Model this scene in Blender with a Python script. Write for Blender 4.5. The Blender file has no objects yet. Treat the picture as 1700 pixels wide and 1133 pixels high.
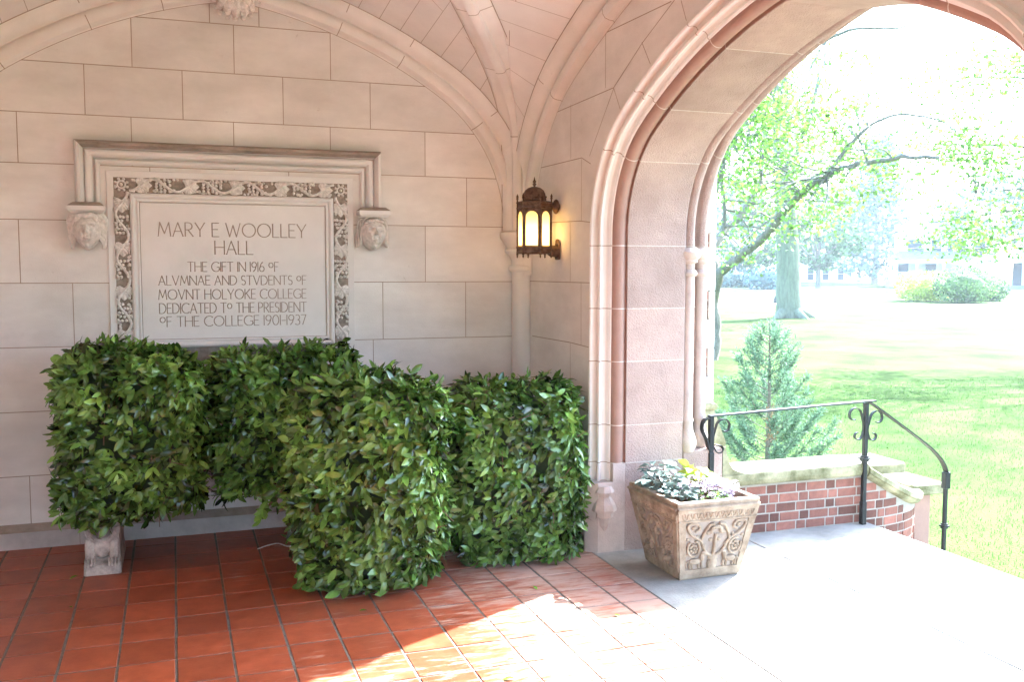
import bpy, bmesh, math, random
from mathutils import Vector as V, Matrix
C = bpy.context.scene.collection
R = random.Random(7)
sin, cos, PI = math.sin, math.cos, math.pi

# ---------------------------------------------------------------- camera
F, YAW, PIT, ROL, CH = 1588.1, 0.33953, -0.076887, 0.001833, 1.55
_cy, _sy, _cp, _sp = cos(YAW), sin(YAW), cos(PIT), sin(PIT)
FW = V((_sy*_cp, _cy*_cp, _sp)); _rt = V((_cy, -_sy, 0)); _up = _rt.cross(FW)
RT = _rt*cos(ROL) + _up*sin(ROL); UP = _up*cos(ROL) - _rt*sin(ROL)
cd = bpy.data.cameras.new('camera'); cam = bpy.data.objects.new('camera', cd); C.objects.link(cam)
cd.sensor_width = 36; cd.lens = 36*F/1700; cd.clip_end = 2000; cd.clip_start = 0.05
M = Matrix((RT, UP, -FW)).transposed().to_4x4(); M.translation = V((0, 0, CH)); cam.matrix_world = M
sc = bpy.context.scene; sc.camera = cam
def ray(u, v): return FW + RT*((u-850)/F) - UP*((v-566.5)/F)
def atY(u, v, Y): d = ray(u, v); return V((0, 0, CH)) + d*(Y/d.y)
def atX(u, v, X): d = ray(u, v); return V((0, 0, CH)) + d*(X/d.x)
def atZ(u, v, Z): d = ray(u, v); return V((0, 0, CH)) + d*((Z-CH)/d.z)

# ---------------------------------------------------------------- light
SUN = V((1.32, .66, 1.0)).normalized()
w = bpy.data.worlds.new('World'); sc.world = w; w.use_nodes = True
nt = w.node_tree; bg = nt.nodes['Background']; sky = nt.nodes.new('ShaderNodeTexSky')
sky.sky_type = 'NISHITA'; sky.sun_disc = False; sky.sun_elevation = math.asin(SUN.z)
sky.sun_rotation = math.atan2(SUN.x, SUN.y); sky.dust_density = 2.5
nt.links.new(sky.outputs[0], bg.inputs[0]); bg.inputs[1].default_value = 0.15
sl = bpy.data.lights.new('sun', 'SUN'); so = bpy.data.objects.new('sun', sl); C.objects.link(so)
sl.energy = 4; sl.angle = math.radians(.55); sl.color = (1, .975, .935)
so.rotation_euler = SUN.to_track_quat('Z', 'Y').to_euler()
vs = sc.view_settings; sc.display_settings.display_device = 'sRGB'
vs.view_transform = 'Standard'; vs.look = 'None'; vs.exposure = 3.72; vs.gamma = 1; vs.use_white_balance = True; vs.white_balance_temperature = 5550; vs.white_balance_tint = 1
sc.render.engine = 'CYCLES'
cy = sc.cycles; cy.use_denoising = True; cy.max_bounces = 12; cy.diffuse_bounces = 8; cy.glossy_bounces = 4
cy.transparent_max_bounces = 8; cy.sample_clamp_indirect = 12; cy.volume_bounces = 0
cy.caustics_reflective = False; cy.caustics_refractive = False

# ---------------------------------------------------------------- materials
def mat(name, col, rough=.8, var=.12, scale=6, bump=.15, bscale=60, metal=0, tint=0, spec=.4, transl=0, col2=None, detail=6, stretch=(1, 1, 1), bdist=.01, speck=0):
    m = bpy.data.materials.new(name); m.use_nodes = True; n = m.node_tree.nodes; L = m.node_tree.links
    b = n['Principled BSDF']; b.inputs['Roughness'].default_value = rough; b.inputs['Metallic'].default_value = metal
    b.inputs['Specular IOR Level'].default_value = spec
    tc = n.new('ShaderNodeTexCoord'); mp = n.new('ShaderNodeMapping'); mp.inputs['Scale'].default_value = stretch
    L.new(tc.outputs['Object'], mp.inputs[0])
    no = n.new('ShaderNodeTexNoise'); no.inputs['Scale'].default_value = scale; no.inputs['Detail'].default_value = detail; no.inputs['Roughness'].default_value = .65
    L.new(mp.outputs[0], no.inputs['Vector'])
    rp = n.new('ShaderNodeValToRGB'); e = rp.color_ramp.elements
    lo = [c*(1-var) for c in col]; hi = [min(1, c*(1+var)) for c in (col2 or col)]
    e[0].position = .32; e[1].position = .68; e[0].color = lo+[1]; e[1].color = hi+[1]
    L.new(no.outputs[0], rp.inputs[0]); out = rp.outputs[0]
    if speck:
        n4 = n.new('ShaderNodeTexNoise'); n4.inputs['Scale'].default_value = 26; n4.inputs['Detail'].default_value = 6; n4.inputs['Roughness'].default_value = .7; L.new(tc.outputs['Object'], n4.inputs['Vector'])
        r4 = n.new('ShaderNodeValToRGB'); e4 = r4.color_ramp.elements; e4[0].position = .66; e4[0].color = (1, 1, 1, 1); e4[1].position = .78; e4[1].color = (1-speck, 1-speck*1.1, 1-speck*1.2, 1); L.new(n4.outputs[0], r4.inputs[0])
        n5 = n.new('ShaderNodeTexNoise'); n5.inputs['Scale'].default_value = .9; n5.inputs['Detail'].default_value = 7; n5.inputs['Roughness'].default_value = .68; L.new(tc.outputs['Object'], n5.inputs['Vector'])
        r5 = n.new('ShaderNodeValToRGB'); e5 = r5.color_ramp.elements; e5[0].position = .40; e5[0].color = (.90, .885, .865, 1); e5[1].position = .60; e5[1].color = (1, 1, 1, 1); L.new(n5.outputs[0], r5.inputs[0])
        for q4 in (r4, r5):
            m4 = n.new('ShaderNodeMix'); m4.data_type = 'RGBA'; m4.blend_type = 'MULTIPLY'; m4.inputs[0].default_value = 1; L.new(out, m4.inputs[6]); L.new(q4.outputs[0], m4.inputs[7]); out = m4.outputs[2]
    if tint:
        at = n.new('ShaderNodeAttribute'); at.attribute_name = 'tint'
        ml = n.new('ShaderNodeMath'); ml.operation = 'MULTIPLY_ADD'; ml.inputs[1].default_value = tint; ml.inputs[2].default_value = 1
        L.new(at.outputs['Fac'], ml.inputs[0])
        mx = n.new('ShaderNodeMix'); mx.data_type = 'RGBA'; mx.blend_type = 'MULTIPLY'; mx.inputs[0].default_value = 1
        L.new(out, mx.inputs[6]); cb = n.new('ShaderNodeCombineColor')
        for i in range(3): L.new(ml.outputs[0], cb.inputs[i])
        L.new(cb.outputs[0], mx.inputs[7]); out = mx.outputs[2]
    L.new(out, b.inputs['Base Color'])
    if bump:
        n2 = n.new('ShaderNodeTexNoise'); n2.inputs['Scale'].default_value = bscale; n2.inputs['Detail'].default_value = 5
        L.new(tc.outputs['Object'], n2.inputs['Vector'])
        bp = n.new('ShaderNodeBump'); bp.inputs['Strength'].default_value = bump; bp.inputs['Distance'].default_value = bdist
        L.new(n2.outputs[0], bp.inputs['Height']); L.new(bp.outputs[0], b.inputs['Normal'])
    if transl:
        tr = n.new('ShaderNodeBsdfTranslucent'); ms = n.new('ShaderNodeMixShader'); ms.inputs[0].default_value = transl
        L.new(out, tr.inputs[0]); L.new(b.outputs[0], ms.inputs[1]); L.new(tr.outputs[0], ms.inputs[2])
        L.new(ms.outputs[0], n['Material Output'].inputs['Surface'])
    return m
m_stone = mat('limestone', (.73, .695, .675), .85, .07, 2.2, .12, 140, tint=.05, col2=(.77, .735, .715), stretch=(1, 1, 2.5), speck=.3)
m_vault = mat('vault_stone', (.745, .70, .675), .85, .08, 2.5, .1, 140, tint=.08)
m_rib = mat('rib_stone', (.77, .73, .705), .82, .07, 3, .08, 160, speck=.3)
m_base = mat('worn_stone', (.52, .425, .38), .88, .14, 7, .3, 120, speck=.4)
m_joint = mat('joint', (.37, .29, .235), .95, .15, 8, 0)  # mortar colour, with the shade of recessed joints painted in
m_jointl = mat('pale_joint', (.58, .50, .44), .95, .15, 20, .4, 200)
m_plq = mat('tablet_stone', (.72, .685, .665), .8, .06, 3, .05, 200)
m_letter = mat('letter_shade', (.33, .265, .225), .9, .2, 30, 0)  # flat stroke colour standing in for shaded, dirty letter cuts
m_ground = mat('carving_ground', (.31, .26, .22), .95, .3, 40, .2)  # darker flat ground behind the vine carving
m_carve = mat('carved_stone', (.68, .635, .605), .85, .22, 50, .15, 200)
m_dark = mat('dark_stone', (.32, .265, .225), .9, .25, 9, .3, 120)  # dark stone tone for plinth slope, hood band and corbel caps
m_plinth = mat('plinth_stone', (.52, .47, .45), .85, .22, 5, .2, 90)
m_brown = mat('brownstone', (.435, .315, .28), .9, .1, 5, .8, 150, tint=.12, col2=(.46, .345, .305), bdist=.012, speck=.35)
m_brownr = mat('brownstone_roll', (.33, .20, .16), .85, .1, 8, .2, 220)
m_tile = mat('quarry_tile', (.265, .056, .022), .42, .14, 9, .10, 90, tint=.22, spec=.35, col2=(.31, .074, .032), bdist=.004)
def dust(m):
    n = m.node_tree.nodes; L = m.node_tree.links; b = n['Principled BSDF']; old = b.inputs['Base Color'].links[0].from_socket
    tc = n.new('ShaderNodeTexCoord'); mp = n.new('ShaderNodeMapping'); mp.inputs['Rotation'].default_value = (0, 0, .5); mp.inputs['Scale'].default_value = (2.2, 13, 1)
    L.new(tc.outputs['Object'], mp.inputs[0]); no = n.new('ShaderNodeTexNoise'); no.inputs['Scale'].default_value = 2.6; no.inputs['Detail'].default_value = 9; no.inputs['Roughness'].default_value = .72
    L.new(mp.outputs[0], no.inputs['Vector']); n2 = n.new('ShaderNodeTexNoise'); n2.inputs['Scale'].default_value = 1.6; n2.inputs['Detail'].default_value = 3; L.new(tc.outputs['Object'], n2.inputs['Vector'])
    sx = n.new('ShaderNodeSeparateXYZ'); L.new(tc.outputs['Object'], sx.inputs[0])
    mr = n.new('ShaderNodeMapRange'); mr.inputs[1].default_value = -.6; mr.inputs[2].default_value = 1.9; mr.inputs[3].default_value = -.30; mr.inputs[4].default_value = .085; L.new(sx.outputs[0], mr.inputs[0])
    a1 = n.new('ShaderNodeMath'); a1.operation = 'ADD'; L.new(no.outputs[0], a1.inputs[0]); L.new(mr.outputs[0], a1.inputs[1])
    a2 = n.new('ShaderNodeMath'); a2.operation = 'MULTIPLY_ADD'; a2.inputs[1].default_value = .5; L.new(n2.outputs[0], a2.inputs[0]); L.new(a1.outputs[0], a2.inputs[2])
    rp = n.new('ShaderNodeValToRGB'); e = rp.color_ramp.elements; e[0].position = .70; e[0].color = (0, 0, 0, 1); e[1].position = .86; e[1].color = (.55, .55, .55, 1); L.new(a2.outputs[0], rp.inputs[0])
    mx = n.new('ShaderNodeMix'); mx.data_type = 'RGBA'; L.new(rp.outputs[0], mx.inputs[0]); L.new(old, mx.inputs[6]); mx.inputs[7].default_value = (.60, .47, .38, 1); L.new(mx.outputs[2], b.inputs['Base Color'])
    rr_ = n.new('ShaderNodeMapRange'); rr_.inputs[3].default_value = .38; rr_.inputs[4].default_value = .75; L.new(rp.outputs[0], rr_.inputs[0]); L.new(rr_.outputs[0], b.inputs['Roughness'])
dust(m_tile)
m_grout = mat('grout', (.14, .12, .10), .95, .3, 25, .5, 150)
m_slate = mat('bluestone', (.255, .245, .225), .7, .22, 3.5, .25, 70, col2=(.315, .30, .28))
m_brick = mat('brick', (.20, .082, .06), .88, .2, 18, .4, 140, tint=.55)
m_mortar = mat('mortar', (.32, .295, .26), .95, .12, 25, .5, 160)
m_cope = mat('mossy_coping', (.15, .145, .055), .92, .4, 7, .35, 90, col2=(.29, .265, .17))
m_iron = mat('black_iron', (.018, .018, .02), .45, .25, 30, .12, 120, spec=.25)
m_bronze = mat('bronze', (.10, .048, .030), .5, .5, 35, .3, 150, metal=.55, col2=(.13, .08, .055))
m_plant = mat('planter_stone', (.27, .19, .128), .9, .3, 14, .4, 150, col2=(.33, .265, .195))
m_bench = mat('bench_stone', (.36, .31, .28), .9, .35, 16, .3, 130, col2=(.48, .43, .40))
m_leaf = mat('laurel_leaf', (.046, .112, .017), .22, .3, 5, 0, tint=.85, spec=.55, transl=.18, col2=(.135, .225, .04))
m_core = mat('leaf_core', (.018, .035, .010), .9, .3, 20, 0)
m_twig = mat('twig', (.16, .09, .05), .9, .2, 30, 0)
m_soil = mat('soil', (.06, .04, .03), 1, .4, 60, .6, 90)
m_gleaf = mat('grey_leaf', (.15, .195, .165), .6, .3, 30, 0, tint=.5, transl=.15)
m_wfl = mat('pale_flower', (.62, .52, .60), .7, .2, 40, 0, tint=.4, transl=.2)
m_yleaf = mat('lime_leaf', (.42, .50, .06), .55, .25, 25, 0, tint=.4, transl=.25)
m_grass = mat('lawn_grass', (.042, .078, .016), .95, .35, .55, .8, 40, col2=(.070, .104, .024), bdist=.03, spec=.02)
m_blade = mat('grass_blade', (.06, .125, .025), .8, .3, 2, 0, tint=.5, transl=.3, spec=.05)
m_bark = mat('bark', (.17, .15, .12), .95, .35, 14, .9, 25, stretch=(1, 1, .25), bdist=.03)
m_bark2 = mat('green_bark', (.17, .175, .12), .95, .25, 9, .8, 18, stretch=(1, 1, .25), bdist=.03)
m_spring = mat('spring_leaf', (.13, .24, .035), .6, .3, 1.5, 0, tint=.6, transl=.45, spec=.3)
m_conif = mat('juniper', (.115, .185, .11), .75, .3, 8, 0, tint=.7, transl=.2)
m_deadf = mat('dead_spray', (.30, .18, .095), .9, .2, 20, 0, tint=.4)
m_far = mat('far_leaf', (.07, .14, .045), .8, .4, .6, 0, tint=.7, transl=.2)
m_farc = mat('far_conifer', (.10, .17, .16), .85, .4, .6, 0, tint=.6)
m_bushl = mat('bush_leaf', (.12, .20, .05), .8, .4, .8, 0, tint=.7, transl=.25)
m_road = mat('asphalt', (.13, .13, .13), .9, .15, 3, .2, 40)
m_conc = mat('concrete', (.42, .41, .39), .9, .1, 3, .2, 40)
m_white = mat('white_paint', (.66, .67, .66), .6, .03, 2, 0)
m_glassd = mat('dark_window', (.025, .04, .055), .5, .1, 2, 0, spec=.05)
m_roofs = mat('slate_roof', (.20, .21, .23), .85, .15, 3, .2, 30)
m_green = mat('shutter', (.03, .06, .05), .6, .1, 4, 0)
def lantern_glass():
    m = bpy.data.materials.new('frosted_glass'); m.use_nodes = True; n = m.node_tree.nodes; L = m.node_tree.links
    n.remove(n['Principled BSDF'])
    a = n.new('ShaderNodeBsdfTranslucent'); a.inputs[0].default_value = (.90, .68, .34, 1)
    d = n.new('ShaderNodeBsdfDiffuse'); d.inputs[0].default_value = (.60, .48, .28, 1)
    tx = n.new('ShaderNodeTexNoise'); tx.inputs['Scale'].default_value = 160
    bp = n.new('ShaderNodeBump'); bp.inputs['Strength'].default_value = .5; bp.inputs['Distance'].default_value = .004
    L.new(tx.outputs[0], bp.inputs['Height']); L.new(bp.outputs[0], d.inputs['Normal'])
    L.new(bp.outputs[0], a.inputs['Normal'])
    x = n.new('ShaderNodeMixShader'); x.inputs[0].default_value = .35
    L.new(a.outputs[0], x.inputs[1]); L.new(d.outputs[0], x.inputs[2]); L.new(x.outputs[0], n['Material Output'].inputs['Surface'])
    return m
m_pane = lantern_glass()
def emis(name, col, s):
    m = bpy.data.materials.new(name); m.use_nodes = True; b = m.node_tree.nodes['Principled BSDF']
    b.inputs['Emission Color'].default_value = (*col, 1); b.inputs['Emission Strength'].default_value = s; return m
m_bulb = emis('bulb', (1, .72, .35), 12)

# ---------------------------------------------------------------- mesh helpers
class MB:
    def __init__(s): s.v = []; s.f = []; s.m = []; s.t = []; s.sm = []
    def face(s, pts, mi=0, t=0., smooth=False):
        i = len(s.v); s.v += [tuple(p) for p in pts]; s.f.append(tuple(range(i, i+len(pts)))); s.m.append(mi); s.t.append(t); s.sm.append(smooth)
    def grid(s, rows, mi=0, t=0., smooth=True, cu=False, cv=False, flip=False):
        i = len(s.v); nr = len(rows); nc = len(rows[0])
        for r in rows: s.v += [tuple(p) for p in r]
        for a in range(nr if cv else nr-1):
            for b in range(nc if cu else nc-1):
                q = (i+a*nc+b, i+a*nc+(b+1) % nc, i+((a+1) % nr)*nc+(b+1) % nc, i+((a+1) % nr)*nc+b)
                s.f.append(q[::-1] if flip else q); s.m.append(mi); s.t.append(t); s.sm.append(smooth)
    def box(s, x0, x1, y0, y1, z0, z1, mi=0, t=0., c=0., mx=None):
        # chamfered box
        P = []
        if c <= 0:
            c8 = [V((x, y, z)) for z in (z0, z1) for y in (y0, y1) for x in (x0, x1)]
            if mx: c8 = [mx @ p for p in c8]
            for q in ((0, 2, 3, 1), (4, 5, 7, 6), (0, 1, 5, 4), (2, 6, 7, 3), (0, 4, 6, 2), (1, 3, 7, 5)): s.face([c8[k] for k in q], mi, t)
            return
        X = (x0, x1); Y = (y0, y1); Z = (z0, z1); sg = (1, -1)
        def p(i, j, k, ax):
            v = [X[i], Y[j], Z[k]]
            for a, q in enumerate((i, j, k)):
                if a != ax: v[a] += c*sg[q]
            v = V(v); return mx @ v if mx else v
        cs = [(0, 0), (1, 0), (1, 1), (0, 1)]
        for e in (0, 1):
            for ax in range(3):
                q = []
                for a, b in (cs if e else cs[::-1]):
                    ii = [0, 0, 0]; ii[ax] = e; ii[(ax+1) % 3] = a; ii[(ax+2) % 3] = b; q.append(p(*ii, ax))
                s.face(q, mi, t)
        for ax in range(3):
            b1, b2 = (ax+1) % 3, (ax+2) % 3
            for a in (0, 1):
                for b in (0, 1):
                    q = []
                    for e, axx in ((0, b1), (1, b1), (1, b2), (0, b2)):
                        ii = [0, 0, 0]; ii[ax] = e; ii[b1] = a; ii[b2] = b; q.append(p(*ii, axx))
                    if (a ^ b): q = q[::-1]
                    s.face(q, mi, t)
        for i in (0, 1):
            for j in (0, 1):
                for k in (0, 1):
                    q = [p(i, j, k, 0), p(i, j, k, 1), p(i, j, k, 2)]
                    s.face(q if (i+j+k) % 2 else q[::-1], mi, t)
    def tube(s, pts, rad, n=8, mi=0, t=0., cap=True, flat=None):
        pts = [V(p) for p in pts]; rad = rad if isinstance(rad, (list, tuple)) else [rad]*len(pts)
        rows = []; d0 = None
        for i, p in enumerate(pts):
            d = (pts[min(i+1, len(pts)-1)]-pts[max(i-1, 0)]).normalized()
            if d0 is None:
                a = V((0, 0, 1)) if abs(d.z) < .9 else V((1, 0, 0)); u = d.cross(a).normalized()
            else:
                u = (u - d*u.dot(d)).normalized()
            d0 = d; q = d.cross(u)
            rows.append([p + (u*cos(2*PI*k/n) + q*sin(2*PI*k/n)*(flat or 1))*rad[i] for k in range(n)])
        s.grid(rows, mi, t, True, cu=True)
        if cap: s.face(rows[0][::-1], mi, t); s.face(rows[-1], mi, t)
    def lathe(s, prof, o, n=16, mi=0, t=0., axis=2, a0=0., a1=2*PI, sy=1., smooth=True, rot=0.):
        o = V(o); full = abs(a1-a0-2*PI) < 1e-4; nn = n if full else n+1; rows = []
        for r, h in prof:
            row = []
            for k in range(nn):
                a = a0+(a1-a0)*k/n+rot; x, y = r*cos(a), r*sin(a)*sy
                row.append(o+(V((x, y, h)) if axis == 2 else V((h, x, y)) if axis == 0 else V((y, h, x))))
            rows.append(row)
        s.grid(rows, mi, t, smooth, cu=full)
    def ell(s, c, rx, ry, rz, n=10, mi=0, t=0., mx=None):
        c = V(c); rows = []
        for i in range(n//2+1):
            ph = -PI/2+PI*i/(n//2); row = []
            for k in range(n):
                p = V((rx*cos(ph)*cos(2*PI*k/n), ry*cos(ph)*sin(2*PI*k/n), rz*sin(ph)))
                row.append(c+(mx @ p if mx else p))
            rows.append(row)
        s.grid(rows, mi, t, True, cu=True)
    def leaf(s, p, d, nrm, L, W, curl=.25, fold=.25, mi=0, t=0., simple=False):
        p = V(p); d = d.normalized(); u = d.cross(nrm)
        if u.length < 1e-3: u = d.orthogonal()
        u.normalize(); n = u.cross(d)
        if simple:
            a = p+d*L*.45-n*L*curl*.2
            s.face([p, a+u*W, p+d*L-n*L*curl*.6, a-u*W], mi, t); return
        rows = []
        for q, ww in ((0, .12), (.3, .85), (.62, 1), (.86, .55), (1, .05)):
            c = p+d*L*q-n*(L*curl*q*q); h = n*(fold*W*ww)
            rows.append([c-u*W*ww+h, c, c+u*W*ww+h])
        s.grid(rows, mi, t, True)
    def sweep(s, fr, prof, mi=0, t=0., closed=False, smooth=False, caps=False):
        # fr: list of (pos, e1, e2)
        rows = [[p+a*x+b*y for x, y in prof] for p, a, b in fr]
        s.grid(rows, mi, t, smooth, cu=closed)
        if caps: s.face(rows[0], mi, t); s.face(rows[-1][::-1], mi, t)
    def build(s, name, mats, parent=None, bevel=0, autosm=None, loc=None):
        me = bpy.data.meshes.new(name); me.from_pydata(s.v, [], s.f)
        for m in (mats if isinstance(mats, (list, tuple)) else [mats]): me.materials.append(m)
        me.polygons.foreach_set('material_index', s.m); me.polygons.foreach_set('use_smooth', s.sm)
        at = me.attributes.new('tint', 'FLOAT', 'FACE'); at.data.foreach_set('value', s.t)
        if loc is not None:
            loc = V(loc); me.transform(Matrix.Translation(-loc))
        if s.rec:
            bm = bmesh.new(); bm.from_mesh(me); bmesh.ops.remove_doubles(bm, verts=bm.verts, dist=1e-5)
            bmesh.ops.recalc_face_normals(bm, faces=bm.faces); bm.to_mesh(me); bm.free()
            if any(s.sm): me.set_sharp_from_angle(angle=math.radians(38))
        o = bpy.data.objects.new(name, me); C.objects.link(o)
        if loc is not None: o.location = loc
        if parent:
            o.parent = parent
            pm = parent.location
            if parent.parent: pm = pm+parent.parent.location
            o.location = (V(loc) if loc is not None else V((0, 0, 0)))-pm
        if bevel:
            bv = o.modifiers.new('bevel', 'BEVEL'); bv.width = bevel; bv.segments = 2; bv.limit_method = 'ANGLE'
        return o
    rec = True
def tag(o, label=None, cat=None, group=None, kind=None):
    if label: o['label'] = label
    if cat: o['category'] = cat
    if group: o['group'] = group
    if kind: o['kind'] = kind
    return o
def thing(name, label, cat, loc=(0, 0, 0), group=None):
    o = bpy.data.objects.new(name, None); C.objects.link(o); o.location = loc; o.empty_display_size = .2
    return tag(o, label, cat, group)
def spline(P, n):
    P = [V(p) for p in P]; P = [2*P[0]-P[1]]+P+[2*P[-1]-P[-2]]; out = []
    for i in range(1, len(P)-2):
        a, b, c, d = P[i-1:i+3]
        for k in range(n):
            t = k/n; out.append(.5*(2*b+(c-a)*t+(2*a-5*b+4*c-d)*t*t+(3*b-a-3*c+d)*t**3))
    return out+[P[-2]]
def arch(a, zs, r1, th, r2, n=26, z0=None):
    """half-arch from springing (d=a) to the crown (d=0): list of (d, z, nd, nz) with outward normal"""
    out = []
    if z0 is not None: out.append((a, z0, 1, 0))
    for i in range(n//2+1):
        q = th*i/(n//2); out.append((a-r1+r1*cos(q), zs+r1*sin(q), cos(q), sin(q)))
    Jd, Jz = out[-1][:2]; cx, cz = Jd-r2*cos(th), Jz-r2*sin(th); qe = math.acos(max(-1, min(1, -cx/r2)))
    for i in range(1, n+1):
        q = th+(qe-th)*i/n; out.append((cx+r2*cos(q), cz+r2*sin(q), cos(q), sin(q)))
    return out
def both(h):
    """full arch, positive side first"""
    r = [(-d, z, -a, b) for d, z, a, b in h[::-1]]
    k = h[-1]; h = h[:-1]+[(0, k[1], 0, 1)]
    return h+r[1:]

# ---------------------------------------------------------------- dimensions
WX, BY, LX = 2.14, 5.80, -1.40          # right wall, back wall, left wall faces
XC, YC, Y1 = .37, 3.28, .76             # bay centre, bay division
OUT = 2.90                              # outside face of the arch wall
AH = arch(1.37, 1.726, .583, 1.051, 2.984, z0=0.)
WR = arch(1.63, 1.795, .98, .979, 2.897, z0=1.78)
RR = arch(2.40, 1.617, 1.072, 1.168, 6.145, z0=1.5)

# ================================================================ SETTING: floor, landing, steps, ground
mb = MB(); tx = [-.673+.216*k for k in range(-4, 13)]+[2.117]; ty = [5.113-.241*r for r in range(-3, 40)]
tx[0] = LX; ty = [5.76]+ty[1:]
mb.face([(LX, -4.4, -.0026), (2.117, -4.4, -.0026), (2.117, 5.79, -.0026), (LX, 5.79, -.0026)], 1)
for i in range(len(tx)-1):
    for j in range(len(ty)-1):
        a, b, c, d = tx[i], tx[i+1], ty[j+1], ty[j]; g = .0034; e = .003
        if b-a < .02: continue
        a += g+R.uniform(-.001, .001); b -= g+R.uniform(-.001, .001); c += g; d -= g; z = R.uniform(-.0008, .0008); t = R.uniform(-1, 1)
        top = [(a+e, c+e, z), (b-e, c+e, z), (b-e, d-e, z), (a+e, d-e, z)]; bt = [(a, c, -.006), (b, c, -.006), (b, d, -.006), (a, d, -.006)]
        mb.face(top, 0, t)
        for k in range(4): mb.face([bt[k], bt[(k+1) % 4], top[(k+1) % 4], top[k]], 0, t-.4)
mb.rec = False
tag(mb.build('floor', [m_tile, m_grout]), kind='structure')
mb = MB()
mb.box(2.1185, 3.05, 1.2, 4.72, -.2, 0, c=.004); mb.box(3.054, 3.96, 1.2, 4.72, -.2, 0.001, c=.006)
tag(mb.build('landing', m_slate), kind='structure')
mb = MB()
for k in range(1, 4): mb.box(3.94, 3.96+.32*k, 1.0, 4.70, -.6, -.15*k, c=.006, t=0)
tag(mb.build('steps', m_slate), kind='structure')
mb = MB(); G0 = -.6
mb.face([(-95, -95, G0), (175, -95, G0), (175, 175, G0), (-95, 175, G0)])
tag(mb.build('lawn', m_grass), kind='structure')
def strip(name, pts, wd, z, m, curb=None):
    mb = MB(); P = [V((p[0], p[1], z)) for p in pts]; L = []; Q = []
    for i, p in enumerate(P):
        d = (P[min(i+1, len(P)-1)]-P[max(i-1, 0)]).normalized(); n = V((-d.y, d.x, 0))
        L.append(p+n*wd/2); Q.append(p-n*wd/2)
    mb.grid([L, Q], 0, 0, False)
    if curb:
        for S, sg in ((L, 1), (Q, -1)):
            A = [p for p in S]; B = [p+V((0, 0, .13)) for p in S]
            off = [((L[i]-Q[i]).normalized()*sg*.25) for i in range(len(S))]
            mb.grid([A, B, [b+o for b, o in zip(B, off)], [a+o for a, o in zip(A, off)]], 1, 0, False)
    return tag(mb.build(name, [m, m_conc]), kind='structure')
strip('road', [(-60, 118), (20, 96), (62, 72), (110, 44), (150, 20)], 9, G0+.006, m_road, True)
strip('path', [(-30, 62), (20, 56), (44, 44), (70, 26)], 2.2, G0+.004, m_conc)
# grass blades on the near lawn
mb = MB(); mb.rec = False
for i in range(42000):
    y = 1.5+R.random()**1.6*13; x = 4.9+R.random()*(y*.75+2.2)
    if y < 4.9 and x < 5.0: continue
    h = R.uniform(.015, .04); a = R.uniform(0, 6.28); dx, dy = cos(a), sin(a); l = R.uniform(0, .03); ww = .0022+.0004*y*.3
    mb.face([(x-dy*ww, y+dx*ww, G0), (x+dy*ww, y-dx*ww, G0), (x+dx*l, y+dy*l, G0+h)], 0, R.uniform(-.8, .8))
tag(mb.build('grass', m_blade), kind='stuff')

# ================================================================ BACK WALL
wall = thing('stone_wall', 'pale pinkish ashlar back wall carrying the carved inscription tablet', 'wall', (.37, BY, 0))
CZ = [0, .395, .752, 1.107, 1.459, 1.805, 2.109, 2.381, 2.655, 2.93, 3.6]
VJ = {1: [50, 300], 2: [], 3: [620], 4: [122, 380, 635.7, 773], 5: [32.5, 330, 706], 6: [250, 480, 774.5], 7: [29.5, 219, 388.5, 548.5, 705.5],
      8: [141, 303.5, 470, 614.5], 9: [219, 388.5, 548.5], 10: [348, 430]}
mb = MB(); jw = .0024
for i in range(len(CZ)-1):
    z0, z1 = CZ[i], CZ[i+1]; zm = min((z0+z1)/2, 3.0)
    vv = 444+(CH-zm)*1588/5.75
    xs = [LX-.3]+sorted(atY(u, vv, BY).x for u in VJ.get(i+1, []))+[WX+.3]
    for a, b in zip(xs, xs[1:]): mb.face([(a, BY, z0), (b, BY, z0), (b, BY, z1), (a, BY, z1)], 0, R.uniform(-1, 1))
    for x in xs[1:-1]: mb.face([(x-jw, BY-.0015, z0), (x+jw, BY-.0015, z0), (x+jw, BY-.0015, z1), (x-jw, BY-.0015, z1)], 1)
    if i: mb.face([(LX-.3, BY-.0012, z0-jw), (WX+.3, BY-.0012, z0-jw), (WX+.3, BY-.0012, z0+jw), (LX-.3, BY-.0012, z0+jw)], 1)
mb.face([(LX-.3, BY+.3, 0), (WX+.76, BY+.3, 0), (WX+.76, BY+.3, 3.6), (LX-.3, BY+.3, 3.6)], 0)
mb.rec = False
mb.build('wall_face', [m_stone, m_joint], wall)
mb = MB(); X0, X1 = LX, WX
mb.grid([[(X0, 5.745, 0), (X1, 5.745, 0)], [(X0, 5.745, .092), (X1, 5.745, .092)]], 0, 0, False)
mb.grid([[(X0, 5.745, .092), (X1, 5.745, .092)], [(X0, BY-.001, .128), (X1, BY-.001, .128)]], 1, 0, False)
for u in (133, 480): x = atY(u, 900, 5.745).x; mb.face([(x-.002, 5.7435, 0), (x+.002, 5.7435, 0), (x+.002, 5.7435, .092), (x-.002, 5.7435, .092)], 2)
mb.build('plinth', [m_plinth, m_dark, m_joint], wall)

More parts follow.
